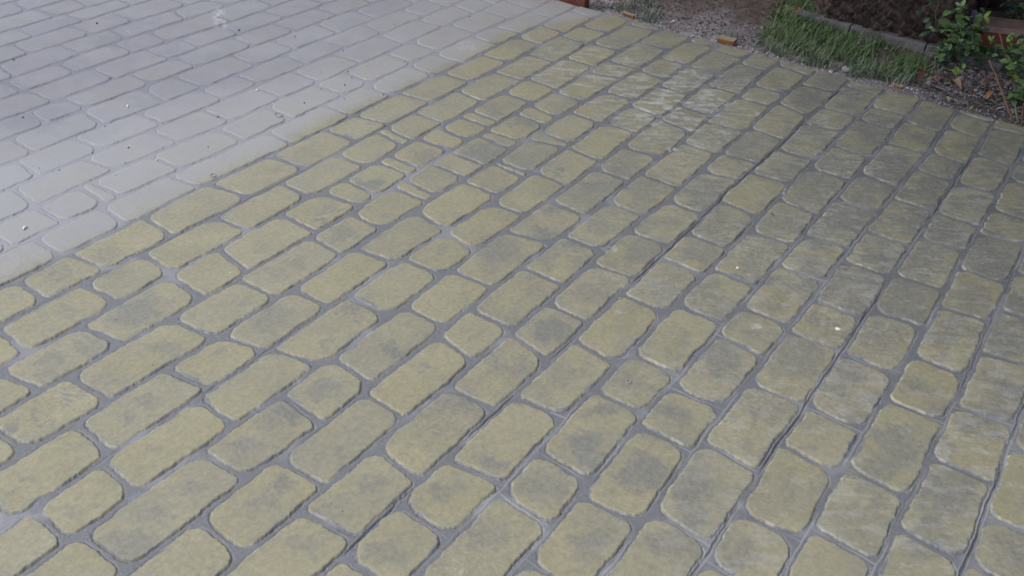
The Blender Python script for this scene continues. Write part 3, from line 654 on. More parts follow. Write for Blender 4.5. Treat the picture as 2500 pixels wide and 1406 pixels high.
GRASS_M = None
def grass_material():
    k = NT('grass_blades')
    a, b, cc, _ = k.attr('ga')
    c = k.mix(b, (0.070, 0.128, 0.046), (0.185, 0.265, 0.110))
    c = k.mix(cc, c, (0.26, 0.23, 0.13))
    c = k.mix(a, c, (0.22, 0.25, 0.215))
    k.set(Base_Color=c, Roughness=0.55, Specular_IOR_Level=0.35)
    return k.m
def grass(name, poly, dens, length, seed, label, dustiness=0.0, lean=None):
    global GRASS_M
    GRASS_M = GRASS_M or grass_material()
    p, r = scatter(poly, dens, seed); n = len(p)
    clump = fbm(p[:, 0] * 9, p[:, 1] * 9, seed, 3)
    keep = r.random(n) < np.clip(0.7 + 1.7 * clump, 0.10, 1); p = p[keep]; clump = clump[keep]; n = len(p)
    az = r.uniform(0, 6.283, n)
    if lean is not None: az = np.where(r.random(n) < 0.5, lean + r.normal(0, 0.7, n), az)
    L = length * r.uniform(0.35, 1.35, n) * (1 + 0.35 * clump); th = np.abs(r.normal(0.5, 0.38, n)); cur = r.uniform(0.3, 1.8, n)
    wd = r.uniform(0.0011, 0.0025, n)
    h = np.stack([np.cos(az), np.sin(az), az * 0], 1); side = np.stack([-np.sin(az), np.cos(az), az * 0], 1)
    rows = []; pos = p.copy(); K = 5
    for j in range(K):
        t = j / (K - 1); w = wd * (1 - t ** 1.6) + 0.00025
        rows += [pos - side * w[:, None], pos + side * w[:, None]]
        ang = th + cur * (t + 0.12); step = L / (K - 1)
        pos = pos + (h * np.sin(ang)[:, None] + np.array([0, 0, 1.0]) * np.cos(ang)[:, None]) * step[:, None]
    co = np.stack(rows, 1).reshape(-1, 3)
    base = np.arange(n)[:, None] * 2 * K
    q = np.concatenate([base + np.array([2 * j, 2 * j + 1, 2 * j + 3, 2 * j + 2]) for j in range(K - 1)], 0).reshape(-1, 4)
    d = p[:, 0] - EDGE_U
    dust = np.clip(dustiness + 1.1 * np.exp(-np.maximum(d - 0.02, 0) / 0.13) * (0.7 + 0.6 * r.random(n)), 0, 0.95)
    dry = (r.random(n) < 0.07) * r.uniform(0.4, 1, n)
    at = np.repeat(np.stack([dust, r.random(n), dry, np.ones(n)], 1), 2 * K, 0)
    o = big_mesh(name, co, q, GRASS_M, {'ga': at})
    tag(o, label, 'grass', kind='stuff')
grass('grass', [(1893, -60), (1990, -30), (1985, 25), (2110, 85), (2200, 125), (2260, 150), (2268, 178), (2240, 206), (2170, 206), (2120, 198), (2060, 184), (1990, 166), (1925, 146), (1880, 133), (1850, 104), (1880, 62), (1896, 20)], 26000, 0.052, 201, 'thick green lawn grass between the bare soil and the concrete kerb, dusted grey along the paving', 0.0, None)
grass('grass', [(1498, 14), (1540, -15), (1590, -12), (1612, 22), (1604, 52), (1570, 54), (1530, 40)], 9500, 0.055, 202, 'grey dusted tuft of grass at the paving edge beside the dark plank', 0.75, 3.6)
grass('grass', [(1735, 88), (1765, 78), (1805, 84), (1818, 104), (1800, 112), (1760, 102)], 5200, 0.035, 203, 'sparse dusty grass sprouting behind the small orange timber peg', 0.6)
grass('grass', [(1820, 96), (1870, 90), (1900, 130), (1875, 133), (1835, 118)], 7000, 0.042, 204, 'dusty short grass spreading from the lawn onto the bare soil', 0.5)
grass('grass', [(2230, 160), (2300, 150), (2330, 170), (2310, 190), (2250, 205), (2190, 212), (2170, 200)], 3600, 0.05, 205, 'thin straggling dry grass ends between the lawn and the leaf litter', 0.35, 0.2)

def chips(name, poly, dens, size, seed, mat, label, cat, flat=0.35, lift=0.002):
    p, r = scatter(poly, dens, seed); n = len(p)
    s = size * r.lognormal(0, 0.45, n)
    a = r.normal(size=(n, 3)); a[:, 2] *= flat; a /= np.linalg.norm(a, axis=1)[:, None]
    b = np.cross(a, np.array([0, 0, 1.0]) + 0.5 * r.normal(size=(n, 3))); b /= np.linalg.norm(b, axis=1)[:, None]
    c = np.cross(a, b)
    el = r.uniform(0.4, 1.0, n)[:, None]; s = s[:, None]
    p = p + np.array([0, 0, 1.0]) * (s * 0.3 + lift)
    pts = np.stack([p - a * s, p + b * s * el, p + a * s, p - b * s * el, p + c * s * 0.35, p - c * s * 0.35], 1).reshape(-1, 3)
    f = np.array([[0, 1, 4, 4], [1, 2, 4, 4], [2, 3, 4, 4], [3, 0, 4, 4], [1, 0, 5, 5], [2, 1, 5, 5], [3, 2, 5, 5], [0, 3, 5, 5]])
    me = bpy.data.meshes.new(name)
    q = (np.arange(n)[:, None, None] * 6 + f[None]).reshape(-1, 4)
    me.from_pydata(pts.tolist(), [], [tuple(int(i) for i in x[:3]) for x in q]); me.materials.append(mat)
    o = bpy.data.objects.new(name, me); C.objects.link(o); tag(o, label, cat, kind='stuff')
crumb_m = simple('soil_crumb', (0.16, 0.13, 0.12), (0.08, 0.06, 0.055), 22, 0.9)
grit_m = simple('cement_grit', (0.42, 0.40, 0.41), (0.28, 0.26, 0.27), 18, 0.9)
litter_m = simple('leaf_litter', (0.09, 0.072, 0.066), (0.30, 0.27, 0.275), 12, 0.85)
chips('soil_crumbs', [(1440, -40), (1900, -40), (1890, 60), (1850, 110), (1700, 88), (1560, 62), (1440, 26)], 9000, 0.0029, 210, crumb_m, 'loose reddish brown soil crumbs on the bare bed', 'soil crumbs')
chips('cement_grit', [(1600, 50), (1860, 60), (1880, 134), (2060, 185), (2250, 220), (2420, 280), (2420, 296), (2200, 236), (1900, 160), (1600, 76)], 11000, 0.0027, 211, grit_m, 'pale grey grit spilled along the paving edge', 'grit')
chips('leaf_litter', [(2200, 190), (2330, 150), (2520, 200), (2520, 320), (2420, 285), (2250, 235)], 7500, 0.0058, 212, litter_m, 'grey brown leaf litter and wood chips under the bushes', 'leaf litter', 0.5, 0.003)

# ------------------------------------------------------------------ timber along the edge
wood_d = NT('weathered_red_timber')
w1 = wood_d.noise(9, 5, 0.6); wood_d.set(Base_Color=wood_d.mix(wood_d.ramp(w1, 0.3, 0.7), (0.115, 0.038, 0.018), (0.20, 0.075, 0.035)), Roughness=0.6); wood_d = wood_d.m
wood_o = simple('orange_timber', (0.30, 0.125, 0.035), (0.17, 0.07, 0.028), 40, 0.7, 0.3)
wood_p = simple('sawn_timber_top', (0.30, 0.23, 0.15), (0.34, 0.28, 0.20), 40, 0.8, 0.3)
board_m = simple('edging_timber', (0.34, 0.19, 0.085), (0.30, 0.27, 0.22), 9, 0.8, 0.3)
def build_timber():
    vs, fs = box(EDGE_U + 0.003, EDGE_U + 0.019, -0.6, 1.985, -0.10, -0.006, 0.002)
    tag(mesh_obj('edging_board', vs, fs, board_m, smooth=False), 'thin weathered timber board set along the edge of the paving', 'board')
    a = G(1434, 20, 0.0)
    vs, fs = box(EDGE_U + 0.022, EDGE_U + 0.066, a.y + 0.02, a.y + 1.6, -0.06, 0.11, 0.004)
    tag(mesh_obj('plank', vs, fs, wood_d, smooth=False), 'dark reddish brown plank standing on edge beside the paving', 'plank')
    for (px, py, L, Dp, hh, rot, lab) in ((1771, 108, 0.070, 0.045, 0.024, 0.10, 'short sawn orange timber peg among pale stones at the paving edge'), (1532, 45, 0.062, 0.022, 0.014, -0.16, 'orange timber wedge lying in front of the grey grass tuft'), (2186, 218, 0.048, 0.013, 0.009, -0.22, 'small reddish stick stub among the gravel at the paving edge')):
        p = S(px, py)
        e = empty('timber_peg', (p.x + 0.012, p.y, p.z)); e.rotation_euler = (0, 0, rot)
        tag(e, lab, 'wood offcut')
        vs, fs = box(-Dp / 2, Dp / 2, -L / 2, L / 2, -0.004, hh - 0.0035, 0.0015); mesh_obj('block', vs, fs, wood_o, e, False)
        vs, fs = box(-Dp / 2 + 0.0006, Dp / 2 - 0.0006, -L / 2 + 0.0006, L / 2 - 0.0006, hh - 0.0032, hh, 0.001); mesh_obj('sawn_face', vs, fs, wood_p, e, False)
build_timber()

# ------------------------------------------------------------------ kerb, bark log, terracotta and the things behind the bed
def build_back():
    km = simple('kerb_concrete', (0.22, 0.20, 0.205), (0.105, 0.10, 0.10), 14, 0.9, 0.9, 0.006)
    e = empty('kerb', (4.21, 0.86, -0.03)); tag(e, 'low grey concrete kerb along the back of the lawn', 'kerb')
    y = 0.42
    for L in (0.30, 0.32, 0.26):
        vs, fs = box(4.19, 4.245, y + 0.002, y + L - 0.002, -0.09, 0.006, 0.004)
        o = mesh_obj('kerb_stone', local(e, vs), fs, km, e, False); y += L
    # bark-scaled log: overlapping scales all over a thick trunk
    R = 0.30; cu = 4.240 + R * 0.93; cz = 0.10; y0, y1 = 0.61, 1.30
    bm_ = NT('scaly_bark'); f = bm_.noise(30, 5, 0.65); bm_.set(Base_Color=bm_.mix(bm_.ramp(f, 0.3, 0.72), (0.028, 0.021, 0.018), (0.125, 0.092, 0.078)), Roughness=0.9, Specular_IOR_Level=0.2); bm_.bump(f, 0.8, 0.006)
    na, ny = 260, 300
    A, Y = np.meshgrid(np.linspace(-0.35, 3.6, na), np.linspace(y0, y1, ny))
    s = A * R
    # diagonal rows of overlapping scales
    p_ = (Y * 0.86 + s * 0.5) / 0.062; q_ = (-Y * 0.5 + s * 0.86) / 0.040
    p_ = p_ + 0.35 * noise(Y * 9, s * 9, 300); q_ = q_ + 0.45 * noise(Y * 9, s * 9, 301)
    row = np.floor(q_); off = p_ + 0.5 * (row % 2) + 0.7 * hash2(row, row * 0, 302); fp = off - np.floor(off); fq = q_ - row
    rr = R + 0.026 * fp * (1 - (2 * fq - 1) ** 2) * (0.5 + hash2(np.floor(off), row, 303)) + 0.018 * fbm(Y * 5, s * 5, 304, 4) + 0.005 * fbm(Y * 60, s * 60, 305, 2)
    endf = sstep(0, 0.07, Y - y0) * sstep(0, 0.16, y1 - Y); rr = rr * (0.62 + 0.38 * endf)
    co = np.stack([(cu - rr * np.cos(A)).ravel(), Y.ravel(), (cz + rr * np.sin(A)).ravel()], 1)
    idx = np.arange(na * ny).reshape(ny, na); q = np.stack([idx[:-1, :-1], idx[:-1, 1:], idx[1:, 1:], idx[1:, :-1]], -1).reshape(-1, 4)
    o = big_mesh('log', co, q, bm_.m)
    n0 = len(o.data.vertices)
    tag(o, 'thick dark brown log with rough scaly bark lying behind the kerb', 'log')
    # terracotta trough
    tm = simple('terracotta', (0.20, 0.060, 0.036), (0.13, 0.040, 0.028), 25, 0.8, 0.3); tr = simple('terracotta_rim', (0.37, 0.25, 0.22), (0.30, 0.17, 0.14), 22, 0.85, 0.3)
    b = G(2400, 120, -0.03); c = G(2499, 132, -0.03); d = (c - b); ang = math.atan2(d.y, d.x)
    e = empty('planter', (b.x, b.y, -0.035)); e.rotation_euler = (0, 0, ang); tag(e, 'long terracotta trough with a pale rim behind the right bush', 'planter')
    vs, fs = box(-0.02, 0.34, 0.008, 0.13, 0, 0.075, 0.006); mesh_obj('body', vs, fs, tm, e, False)
    bm = bmesh.new()
    outl = [(-0.03, 0), (0.30, 0), (0.335, 0.02), (0.345, 0.06), (0.34, 0.145), (-0.03, 0.145)]
    lo = [bm.verts.new((x, y, 0.0755)) for x, y in outl]; hi = [bm.verts.new((x, y, 0.100)) for x, y in outl]
    bm.faces.new(lo[::-1]); bm.faces.new(hi)
    for i in range(len(outl)): bm.faces.new((lo[i], lo[(i + 1) % 6], hi[(i + 1) % 6], hi[i]))
    bmesh.ops.bevel(bm, geom=bm.edges[:], offset=0.004, segments=2, affect='EDGES')
    bm.verts.index_update(); vs = [v.co.copy() for v in bm.verts]; fs = [tuple(v.index for v in f.verts) for f in bm.faces]; bm.free()
    mesh_obj('rim', vs, fs, tr, e, False)
    # dark round pot at the top edge of the picture
    pm = simple('dark_glaze', (0.030, 0.028, 0.030), (0.045, 0.04, 0.042), 15, 0.45)
    p = G(2388, 22, -0.03); prof = [(0.0, 0.0), (0.055, 0.002), (0.085, 0.02), (0.105, 0.06), (0.115, 0.13), (0.122, 0.20), (0.130, 0.205), (0.130, 0.225), (0.112, 0.225), (0.105, 0.19), (0.0, 0.18)]
    e = empty('pot', (p.x + 0.1, p.y, -0.03)); tag(e, 'dark round pot standing behind the bushes at the top edge', 'pot')
    def lathe(pr, n=36):
        vs = []; fs = []
        for r_, z_ in pr:
            for i in range(n): t = 2 * math.pi * i / n; vs.append(Vector((max(r_, 0.0005) * math.cos(t), max(r_, 0.0005) * math.sin(t), z_)))
        for j in range(len(pr) - 1):
            for i in range(n): fs.append((j * n + i, j * n + (i + 1) % n, (j + 1) * n + (i + 1) % n, (j + 1) * n + i))
        return vs, fs
    vs, fs = lathe(prof[:9]); mesh_obj('body', vs, fs, pm, e)
    vs, fs = lathe(prof[8:]); mesh_obj('potting_soil', vs, fs, simple('pot_soil', (0.05, 0.04, 0.03)), e)
    # blue grey slate
    sm = simple('blue_grey_slate', (0.20, 0.20, 0.27), (0.26, 0.26, 0.33), 30, 0.7, 0.2)
    p = G(2366, 66, -0.03)
    vs, fs = lump(p.x + 0.02, p.y, 0.0, 0.02, 0.032, 0.045, 5, 0.2, 0.1); tag(mesh_obj('slate_stone', vs, fs, sm, smooth=False), 'upright blue grey piece of slate behind the leafy bush', 'stone')
    # reddish brick end half buried left of the litter
build_back()

# ------------------------------------------------------------------ bushes and seedlings
LEAF = {}
def leaf_mat(name, c1, c2):
    k = NT(name); f = k.noise(35, 4, 0.6)
    k.set(Base_Color=k.mix(k.ramp(f, 0.3, 0.7), c1, c2), Roughness=0.42, Specular_IOR_Level=0.4)
    LEAF[name] = k.m; return k.m
leaf_mat('mid_leaf', (0.10, 0.175, 0.06), (0.15, 0.24, 0.09)); leaf_mat('bright_leaf', (0.22, 0.34, 0.05), (0.30, 0.43, 0.09))
leaf_mat('pale_leaf', (0.22, 0.30, 0.15), (0.30, 0.38, 0.20)); leaf_mat('dark_leaf', (0.030, 0.062, 0.034), (0.050, 0.095, 0.050))
stem_g = simple('green_stem', (0.16, 0.20, 0.07), (0.20, 0.22, 0.10), 30, 0.6); stem_b = simple('brown_stem', (0.26, 0.15, 0.07), (0.20, 0.11, 0.055), 60, 0.7)
stem_w = simple('grey_stem', (0.15, 0.12, 0.09), (0.11, 0.09, 0.07), 60, 0.8)
TONES = ['mid_leaf', 'bright_leaf', 'pale_leaf', 'dark_leaf']
def plant(name, label, cat, base_px, stems, leaves, seed, extra=None):
    r = random.Random(seed)
    b = S(*base_px); e = empty(name, b); tag(e, label, cat)
    parts = {}
    for pts, w, m in stems:
        q = []
        for i, (x, y) in enumerate(pts): q.append(D(x, y, b, 0.02 * math.sin(i * 1.7 + seed)))
        parts.setdefault(m.name, (m, []))[1].append(tube(q, [w * (1 - 0.45 * i / max(1, len(q) - 1)) for i in range(len(q))], 6))
    for m, lst in parts.values():
        vs, fs = join(lst); mesh_obj('stem', local(e, vs), fs, m, e)
    vs, fs, mi = [], [], []
    for (x, y, L, a, wr, tone) in leaves:
        L *= 1.2
        bk = r.uniform(-0.035, 0.035); ca, sa = math.cos(math.radians(a)), math.sin(math.radians(a))
        p0 = D(x - ca * L / 2, y + sa * L / 2, b, bk + r.uniform(-0.012, 0.012)); p1 = D(x + ca * L / 2, y - sa * L / 2, b, bk + r.uniform(-0.012, 0.012))
        n = (CAM - p0).normalized() * r.uniform(0.9, 1.4) + zz * r.uniform(0.3, 0.8) + Vector((r.uniform(-.3, .3), r.uniform(-.3, .3), 0))
        v_, f_ = leaf(p0, p1, (p1 - p0).length * wr, n, r.uniform(0.03, 0.14), r.uniform(0.08, 0.22))
        o = len(vs); vs += v_; fs += [tuple(i + o for i in t) for t in f_]; mi += [tone] * len(f_)
    for (x0, x1, y0, y1, n, L0, L1, tw) in (extra or []):
        for _ in range(n):
            x, y = r.uniform(x0, x1), r.uniform(y0, y1); L = r.uniform(L0, L1); a = r.uniform(0, 6.28); bk = r.uniform(-0.09, 0.10)
            p0 = D(x, y, b, bk); s = (p0 - CAM).length / FOC
            dirv = Vector((math.cos(a), math.sin(a), r.uniform(-0.5, 0.6))).normalized()
            n_ = Vector((r.uniform(-.6, .6), r.uniform(-.6, .6), 1)) + (CAM - p0).normalized() * 0.6
            if p0.z < soil_at(p0) + 0.004: p0.z = soil_at(p0) + 0.004 + 0.02 * r.random()
            v_, f_ = leaf(p0, p0 + dirv * L * s, L * s * r.uniform(0.45, 0.75), n_, r.uniform(0.05, 0.15), 0.15, 4)
            o = len(vs); vs += v_; fs += [tuple(i + o for i in t) for t in f_]; mi += [r.choice(tw)] * len(f_)
    o = mesh_obj('foliage', local(e, vs), fs, None, e)
    for t in TONES: o.data.materials.append(LEAF[t])
    o.data.polygons.foreach_set('material_index', mi)
    return e
M_, B_, P_, K_ = 0, 1, 2, 3
plant('bush', 'leggy green bush with rounded leaves on thin bare stems in front of the log', 'bush', (2338, 152),
 [([(2332, 148), (2325, 118), (2316, 90), (2300, 78), (2286, 70), (2285, 52), (2283, 35), (2290, 14), (2292, -6)], 0.0040, stem_w), ([(2332, 150), (2336, 120), (2345, 82), (2346, 55), (2345, 38), (2347, 14)], 0.0034, stem_g), ([(2345, 35), (2352, 26), (2358, 20)], 0.0018, stem_g),
  ([(2336, 152), (2362, 122), (2374, 100), (2377, 60), (2384, 40), (2400, 36)], 0.003, stem_g), ([(2287, 56), (2298, 46), (2310, 36)], 0.0018, stem_w), ([(2298, 76), (2302, 62), (2306, 54)], 0.0016, stem_g), ([(2330, 142), (2322, 130), (2310, 112), (2300, 104)], 0.002, stem_w)],
 [(2352, 8, 17, 60, .62, P_), (2338, 11, 12, 140, .6, P_), (2343, 21, 20, 80, .62, M_), (2355, 19, 15, -10, .6, M_), (2312, 34, 20, 35, .62, M_), (2327, 29, 22, 25, .55, K_), (2306, 54, 28, -4, .5, M_), (2325, 61, 16, -8, .28, P_), (2339, 46, 22, -65, .5, M_), (2342, 62, 16, -50, .6, P_), (2350, 54, 10, 10, .5, P_), (2242, 36, 16, -70, .6, K_), (2266, 62, 22, 60, .55, K_), (2272, 68, 12, 20, .5, P_), (2280, 75, 15, -15, .55, P_), (2260, 83, 32, 22, .3, K_), (2275, 3, 24, -60, .6, K_), (2262, 50, 18, 30, .6, K_),
  (2388, 46, 26, 70, .68, M_), (2410, 36, 22, 42, .42, B_), (2409, 52, 16, -50, .6, B_), (2398, 30, 20, -60, .5, K_), (2385, 63, 17, 170, .6, M_), (2404, 72, 24, -12, .4, K_), (2350, 86, 17, 40, .7, M_), (2333, 90, 16, 150, .6, M_), (2331, 102, 18, -20, .65, M_), (2346, 100, 15, 200, .6, P_), (2360, 107, 16, 30, .6, M_), (2387, 92, 18, 50, .6, M_), (2362, 118, 18, 160, .6, M_), (2361, 128, 20, 70, .6, M_), (2382, 120, 20, -30, .6, M_), (2376, 96, 16, 80, .6, K_), (2367, 90, 20, 100, .6, K_), (2370, 78, 16, 60, .5, M_), (2296, 108, 18, 20, .6, K_), (2294, 116, 10, 0, .5, P_), (2306, 122, 18, -40, .6, K_), (2313, 106, 18, 30, .6, K_), (2350, 112, 16, 130, .6, M_), (2340, 150, 17, 180, .55, M_), (2352, 160, 16, -80, .5, B_), (2378, 108, 15, 15, .55, P_)],
 21, [(2280, 2440, 112, 160, 190, 10, 21, (3, 3, 3, 0)), (2300, 2400, 60, 125, 130, 11, 20, (3, 3, 0, 0)), (2325, 2365, 20, 90, 30, 11, 19, (3, 0, 0))])
plant('bush', 'bright leaved bush at the right edge of the bed, behind the long brown stick', 'bush', (2482, 246),
 [([(2484, 250), (2480, 215), (2472, 180), (2464, 158), (2456, 140), (2447, 108), (2440, 80)], 0.0034, stem_b), ([(2486, 248), (2493, 218), (2496, 190), (2498, 150), (2494, 110)], 0.003, stem_g), ([(2472, 182), (2478, 168), (2480, 158)], 0.0016, stem_g), ([(2447, 126), (2450, 120), (2451, 112)], 0.0012, stem_b), ([(2480, 220), (2465, 232), (2450, 240)], 0.0016, stem_g)],
 [(2466, 92, 24, 55, .5, B_), (2492, 102, 20, 30, .6, M_), (2486, 124, 30, 15, .4, M_), (2497, 118, 30, 60, .5, M_), (2473, 160, 22, 45, .5, B_), (2461, 167, 14, 150, .5, B_), (2477, 160, 18, 70, .5, B_), (2474, 186, 20, -55, .55, B_), (2482, 192, 20, -30, .5, B_), (2496, 203, 32, 60, .62, M_), (2492, 222, 22, -40, .6, M_), (2476, 234, 28, 10, .42, M_), (2466, 238, 26, 190, .35, M_), (2488, 240, 26, -15, .4, M_), (2500, 172, 24, 90, .5, K_), (2499, 143, 24, 40, .5, K_)],
 22, [(2460, 2530, 90, 200, 120, 12, 26, (3, 3, 0, 0)), (2468, 2530, 200, 262, 50, 14, 28, (0, 0, 3, 1))])
plant('bush', 'dark bush in deep shade beyond the terracotta trough', 'bush', (2492, 58), [([(2490, 60), (2484, 40), (2478, 18)], 0.003, stem_w), ([(2494, 60), (2499, 30), (2503, 0)], 0.003, stem_w)], [], 23, [(2452, 2530, -5, 50, 90, 10, 20, (3, 3, 0))])
plant('seedling', 'yellow green seedling with round leaves on the leaf litter', 'seedling', (2338, 199), [([(2338, 200), (2341, 188), (2339, 178)], 0.0014, stem_g)], [(2332, 175, 15, 165, .7, B_), (2344, 177, 12, 10, .7, B_), (2338, 172, 11, 80, .7, B_)], 24)
plant('seedling', 'small upright seedling with two bright leaves under the bush', 'seedling', (2350, 176), [([(2350, 177), (2351, 166), (2352, 160)], 0.0013, stem_g)], [(2349, 164, 13, 95, .5, B_), (2354, 163, 12, 60, .5, B_), (2352, 158, 8, 80, .6, P_)], 25)
plant('seedling', 'tiny olive green seedling close to the paving edge', 'seedling', (2369, 274), [([(2370, 275), (2369, 268), (2367, 262)], 0.0012, stem_g)], [(2365, 262, 10, 130, .55, M_), (2371, 264, 10, 40, .55, B_), (2368, 268, 9, -70, .5, M_)], 26)
plant('seedling', 'young pale green shoots in the grass at the end of the lawn', 'seedling', (2222, 176), [([(2222, 177), (2219, 168)], 0.0012, stem_g), ([(2224, 177), (2230, 165), (2238, 160)], 0.0012, stem_g)], [(2214, 164, 14, 150, .45, B_), (2220, 169, 13, 100, .45, M_), (2234, 162, 18, 35, .3, B_), (2225, 171, 12, 60, .4, M_)], 27)
plant('seedling', 'forked yellow green sprig in front of the terracotta trough', 'seedling', (2408, 148), [([(2408, 148), (2414, 124), (2420, 108), (2420, 96)], 0.0016, stem_g), ([(2420, 108), (2428, 102), (2434, 98)], 0.001, stem_g), ([(2430, 140), (2431, 122)], 0.001, stem_g)], [(2416, 94, 13, 120, .55, B_), (2423, 95, 15, 60, .5, B_), (2420, 101, 12, 80, .5, B_), (2431, 114, 14, 85, .45, M_), (2431, 128, 14, -80, .5, K_)], 28)

# ------------------------------------------------------------------ sticks and twigs
dark_tw = simple('grey_twig', (0.13, 0.115, 0.12), (0.09, 0.08, 0.085), 60, 0.85); olive_tw = simple('olive_twig', (0.21, 0.20, 0.14), (0.16, 0.15, 0.10), 60, 0.8); red_tw = simple('red_brown_twig', (0.25, 0.13, 0.08), (0.18, 0.085, 0.05), 60, 0.7); pale_tw = simple('mauve_twig', (0.26, 0.22, 0.25), (0.20, 0.17, 0.19), 60, 0.8)
def twig(label, pts, r, mat, lifts=None):
    q = []
    for i, (x, y) in enumerate(pts):
        h = lifts[i] if lifts else 0.0
        p = G(x, y, ZS - 0.004 + h + r); p.z = max(soil_at(p) + r * 0.8 + h, p.z) if p.x > EDGE_U else max(p.z, 0.008 + r); q.append(p)
    vs, fs = tube(q, [r * (1 - 0.4 * i / max(1, len(q) - 1)) for i in range(len(q))], 6)
    e = mesh_obj('twig', vs, fs, mat); tag(e, label, 'twig')
twig('long brown stick leaning out of the litter before the right bush', [(2473, 300), (2462, 268), (2445, 222), (2430, 182), (2414, 147)], 0.0042, red_tw, [0, 0.03, 0.08, 0.12, 0.16])
twig('short pale broken stub standing next to the long brown stick', [(2485, 301), (2481, 280), (2478, 256)], 0.0040, olive_tw, [0, 0.018, 0.04])
twig('thin reddish stem at the very right edge of the bed', [(2493, 302), (2496, 275), (2499, 252)], 0.0028, red_tw, [0, 0.02, 0.045])
twig('long grey twig lying diagonally over the litter', [(2350, 196), (2362, 218), (2374, 236), (2385, 250), (2410, 266), (2440, 283)], 0.0032, dark_tw)
twig('second grey twig crossing the diagonal one near the paving', [(2376, 240), (2384, 256), (2392, 270), (2398, 282)], 0.0024, dark_tw)
twig('straight mauve twig lying at the foot of the leggy bush', [(2276, 153), (2300, 149), (2331, 145)], 0.0028, pale_tw)
twig('bent olive twig arching from the grass to the paving edge', [(2132, 165), (2148, 172), (2160, 180), (2167, 194), (2166, 212)], 0.0034, olive_tw, [0.0, 0.012, 0.016, 0.010, 0.0])
twig('curled dead stem looping on the soil before the grey tuft', [(1460, 25), (1466, 20), (1476, 18), (1490, 20), (1500, 22)], 0.0030, olive_tw, [0, 0.004, 0.006, 0.004, 0])
twig('short dark twig lying on the bare soil', [(1655, 46), (1668, 46), (1675, 49), (1690, 42)], 0.0022, dark_tw)
twig('dark twig on the soil left of the dusty short grass', [(1843, 91), (1852, 86), (1860, 82), (1872, 80)], 0.0022, dark_tw)
twig('dark forked twig at the paving edge below the lawn', [(2030, 178), (2045, 172), (2056, 164), (2062, 161)], 0.0024, dark_tw, [0, 0.003, 0.006, 0.004])
twig('red brown twig pointing up from the litter', [(2404, 212), (2406, 200), (2412, 190), (2417, 182)], 0.0028, red_tw, [0, 0.006, 0.016, 0.026])
twig('thin red twig near the paving between the leaves', [(2352, 240), (2362, 246), (2378, 251)], 0.0022, red_tw)
twig('pale curved grass stalk at the paving edge', [(2346, 238), (2353, 247), (2354, 255), (2350, 262)], 0.0016, olive_tw)
twig('long pale green stalk lying across the litter on the right', [(2412, 268), (2425, 262), (2440, 254), (2456, 246)], 0.0018, olive_tw, [0, 0.004, 0.004, 0])
twig('straw coloured stalk slanting out of the lawn', [(2264, 166), (2280, 155), (2300, 139)], 0.0014, simple('straw', (0.42, 0.38, 0.27)), [0, 0.012, 0.03])

# ------------------------------------------------------------------ dead leaves
def dead_leaf(label, x, y, L, a, wr, c1, c2, tilt=0.3, bend=0.25, seed=0):
    L *= 0.8; wr *= 0.8
    r = random.Random(seed); ca, sa = math.cos(math.radians(a)), math.sin(math.radians(a))
    p0 = S(x - ca * L / 2, y + sa * L / 2, 0.005); p1 = S(x + ca * L / 2, y - sa * L / 2, 0.005 + tilt * 0.03)
    n = zz + Vector((r.uniform(-.4, .4), r.uniform(-.4, .4), 0))
    vs, fs = leaf(p0, p1, (p1 - p0).length * wr, n, bend, 0.22, 7)
    vs = vs + [v - Vector((0, 0, 0.0008)) for v in vs]; m = len(vs) // 2; fs = fs + [tuple(i + m for i in f[::-1]) for f in fs]
    tag(mesh_obj('dead_leaf', vs, fs, simple('dead_leaf', c1, c2, 45, 0.75, 0.3)), label, 'dead leaf')
dead_leaf('curled brown dead leaf with an orange back on the litter', 2334, 217, 36, -50, .42, (0.30, 0.17, 0.075), (0.24, 0.19, 0.14), 0.5, .3, 1)
dead_leaf('rust red dead leaf near the foot of the long brown stick', 2421, 241, 38, 28, .38, (0.33, 0.11, 0.05), (0.24, 0.17, 0.09), 0.4, .2, 2)
dead_leaf('dark purple brown shrivelled leaf at the end of the lawn', 2243, 212, 30, -20, .6, (0.075, 0.035, 0.035), (0.11, 0.05, 0.045), 0.5, .3, 3)
dead_leaf('dark red curled leaf standing above the purple brown one', 2240, 195, 20, 70, .5, (0.14, 0.055, 0.035), (0.09, 0.03, 0.025), 0.9, .35, 4)
dead_leaf('dull red leaf lying flat beside two white stones', 2284, 196, 24, 80, .6, (0.20, 0.10, 0.085), (0.16, 0.08, 0.07), 0.1, .05, 5)
dead_leaf('pale green yellow fallen leaf at the paving edge', 2308, 252, 22, -50, .55, (0.28, 0.30, 0.16), (0.22, 0.25, 0.13), 0.2, .15, 6)
dead_leaf('small orange fallen leaf in the lawn left of the kerb', 1942, 41, 16, 60, .5, (0.36, 0.14, 0.06), (0.28, 0.11, 0.05), 1.2, .2, 7)
dead_leaf('small red leaf where the bare soil meets the lawn', 1896, 37, 14, -70, .6, (0.30, 0.075, 0.035), (0.22, 0.06, 0.03), 0.6, .2, 8)
dead_leaf('flat grey strip of bark lying on the litter', 2295, 222, 66, -22, .24, (0.22, 0.21, 0.25), (0.18, 0.17, 0.20), 0.1, .03, 9)
dead_leaf('tan leaf lying beside the grey strip of bark', 2314, 208, 18, -10, .5, (0.38, 0.32, 0.24), (0.30, 0.25, 0.18), 0.2, .1, 10)
dead_leaf('small dark red leaf in the grass at the lawn end', 2212, 184, 11, 10, .7, (0.16, 0.045, 0.04), (0.12, 0.04, 0.035), 0.3, .1, 11)
dead_leaf('grey green withered leaf below the rust red leaf', 2416, 256, 30, -25, .4, (0.19, 0.20, 0.15), (0.15, 0.16, 0.12), 0.2, .2, 12)

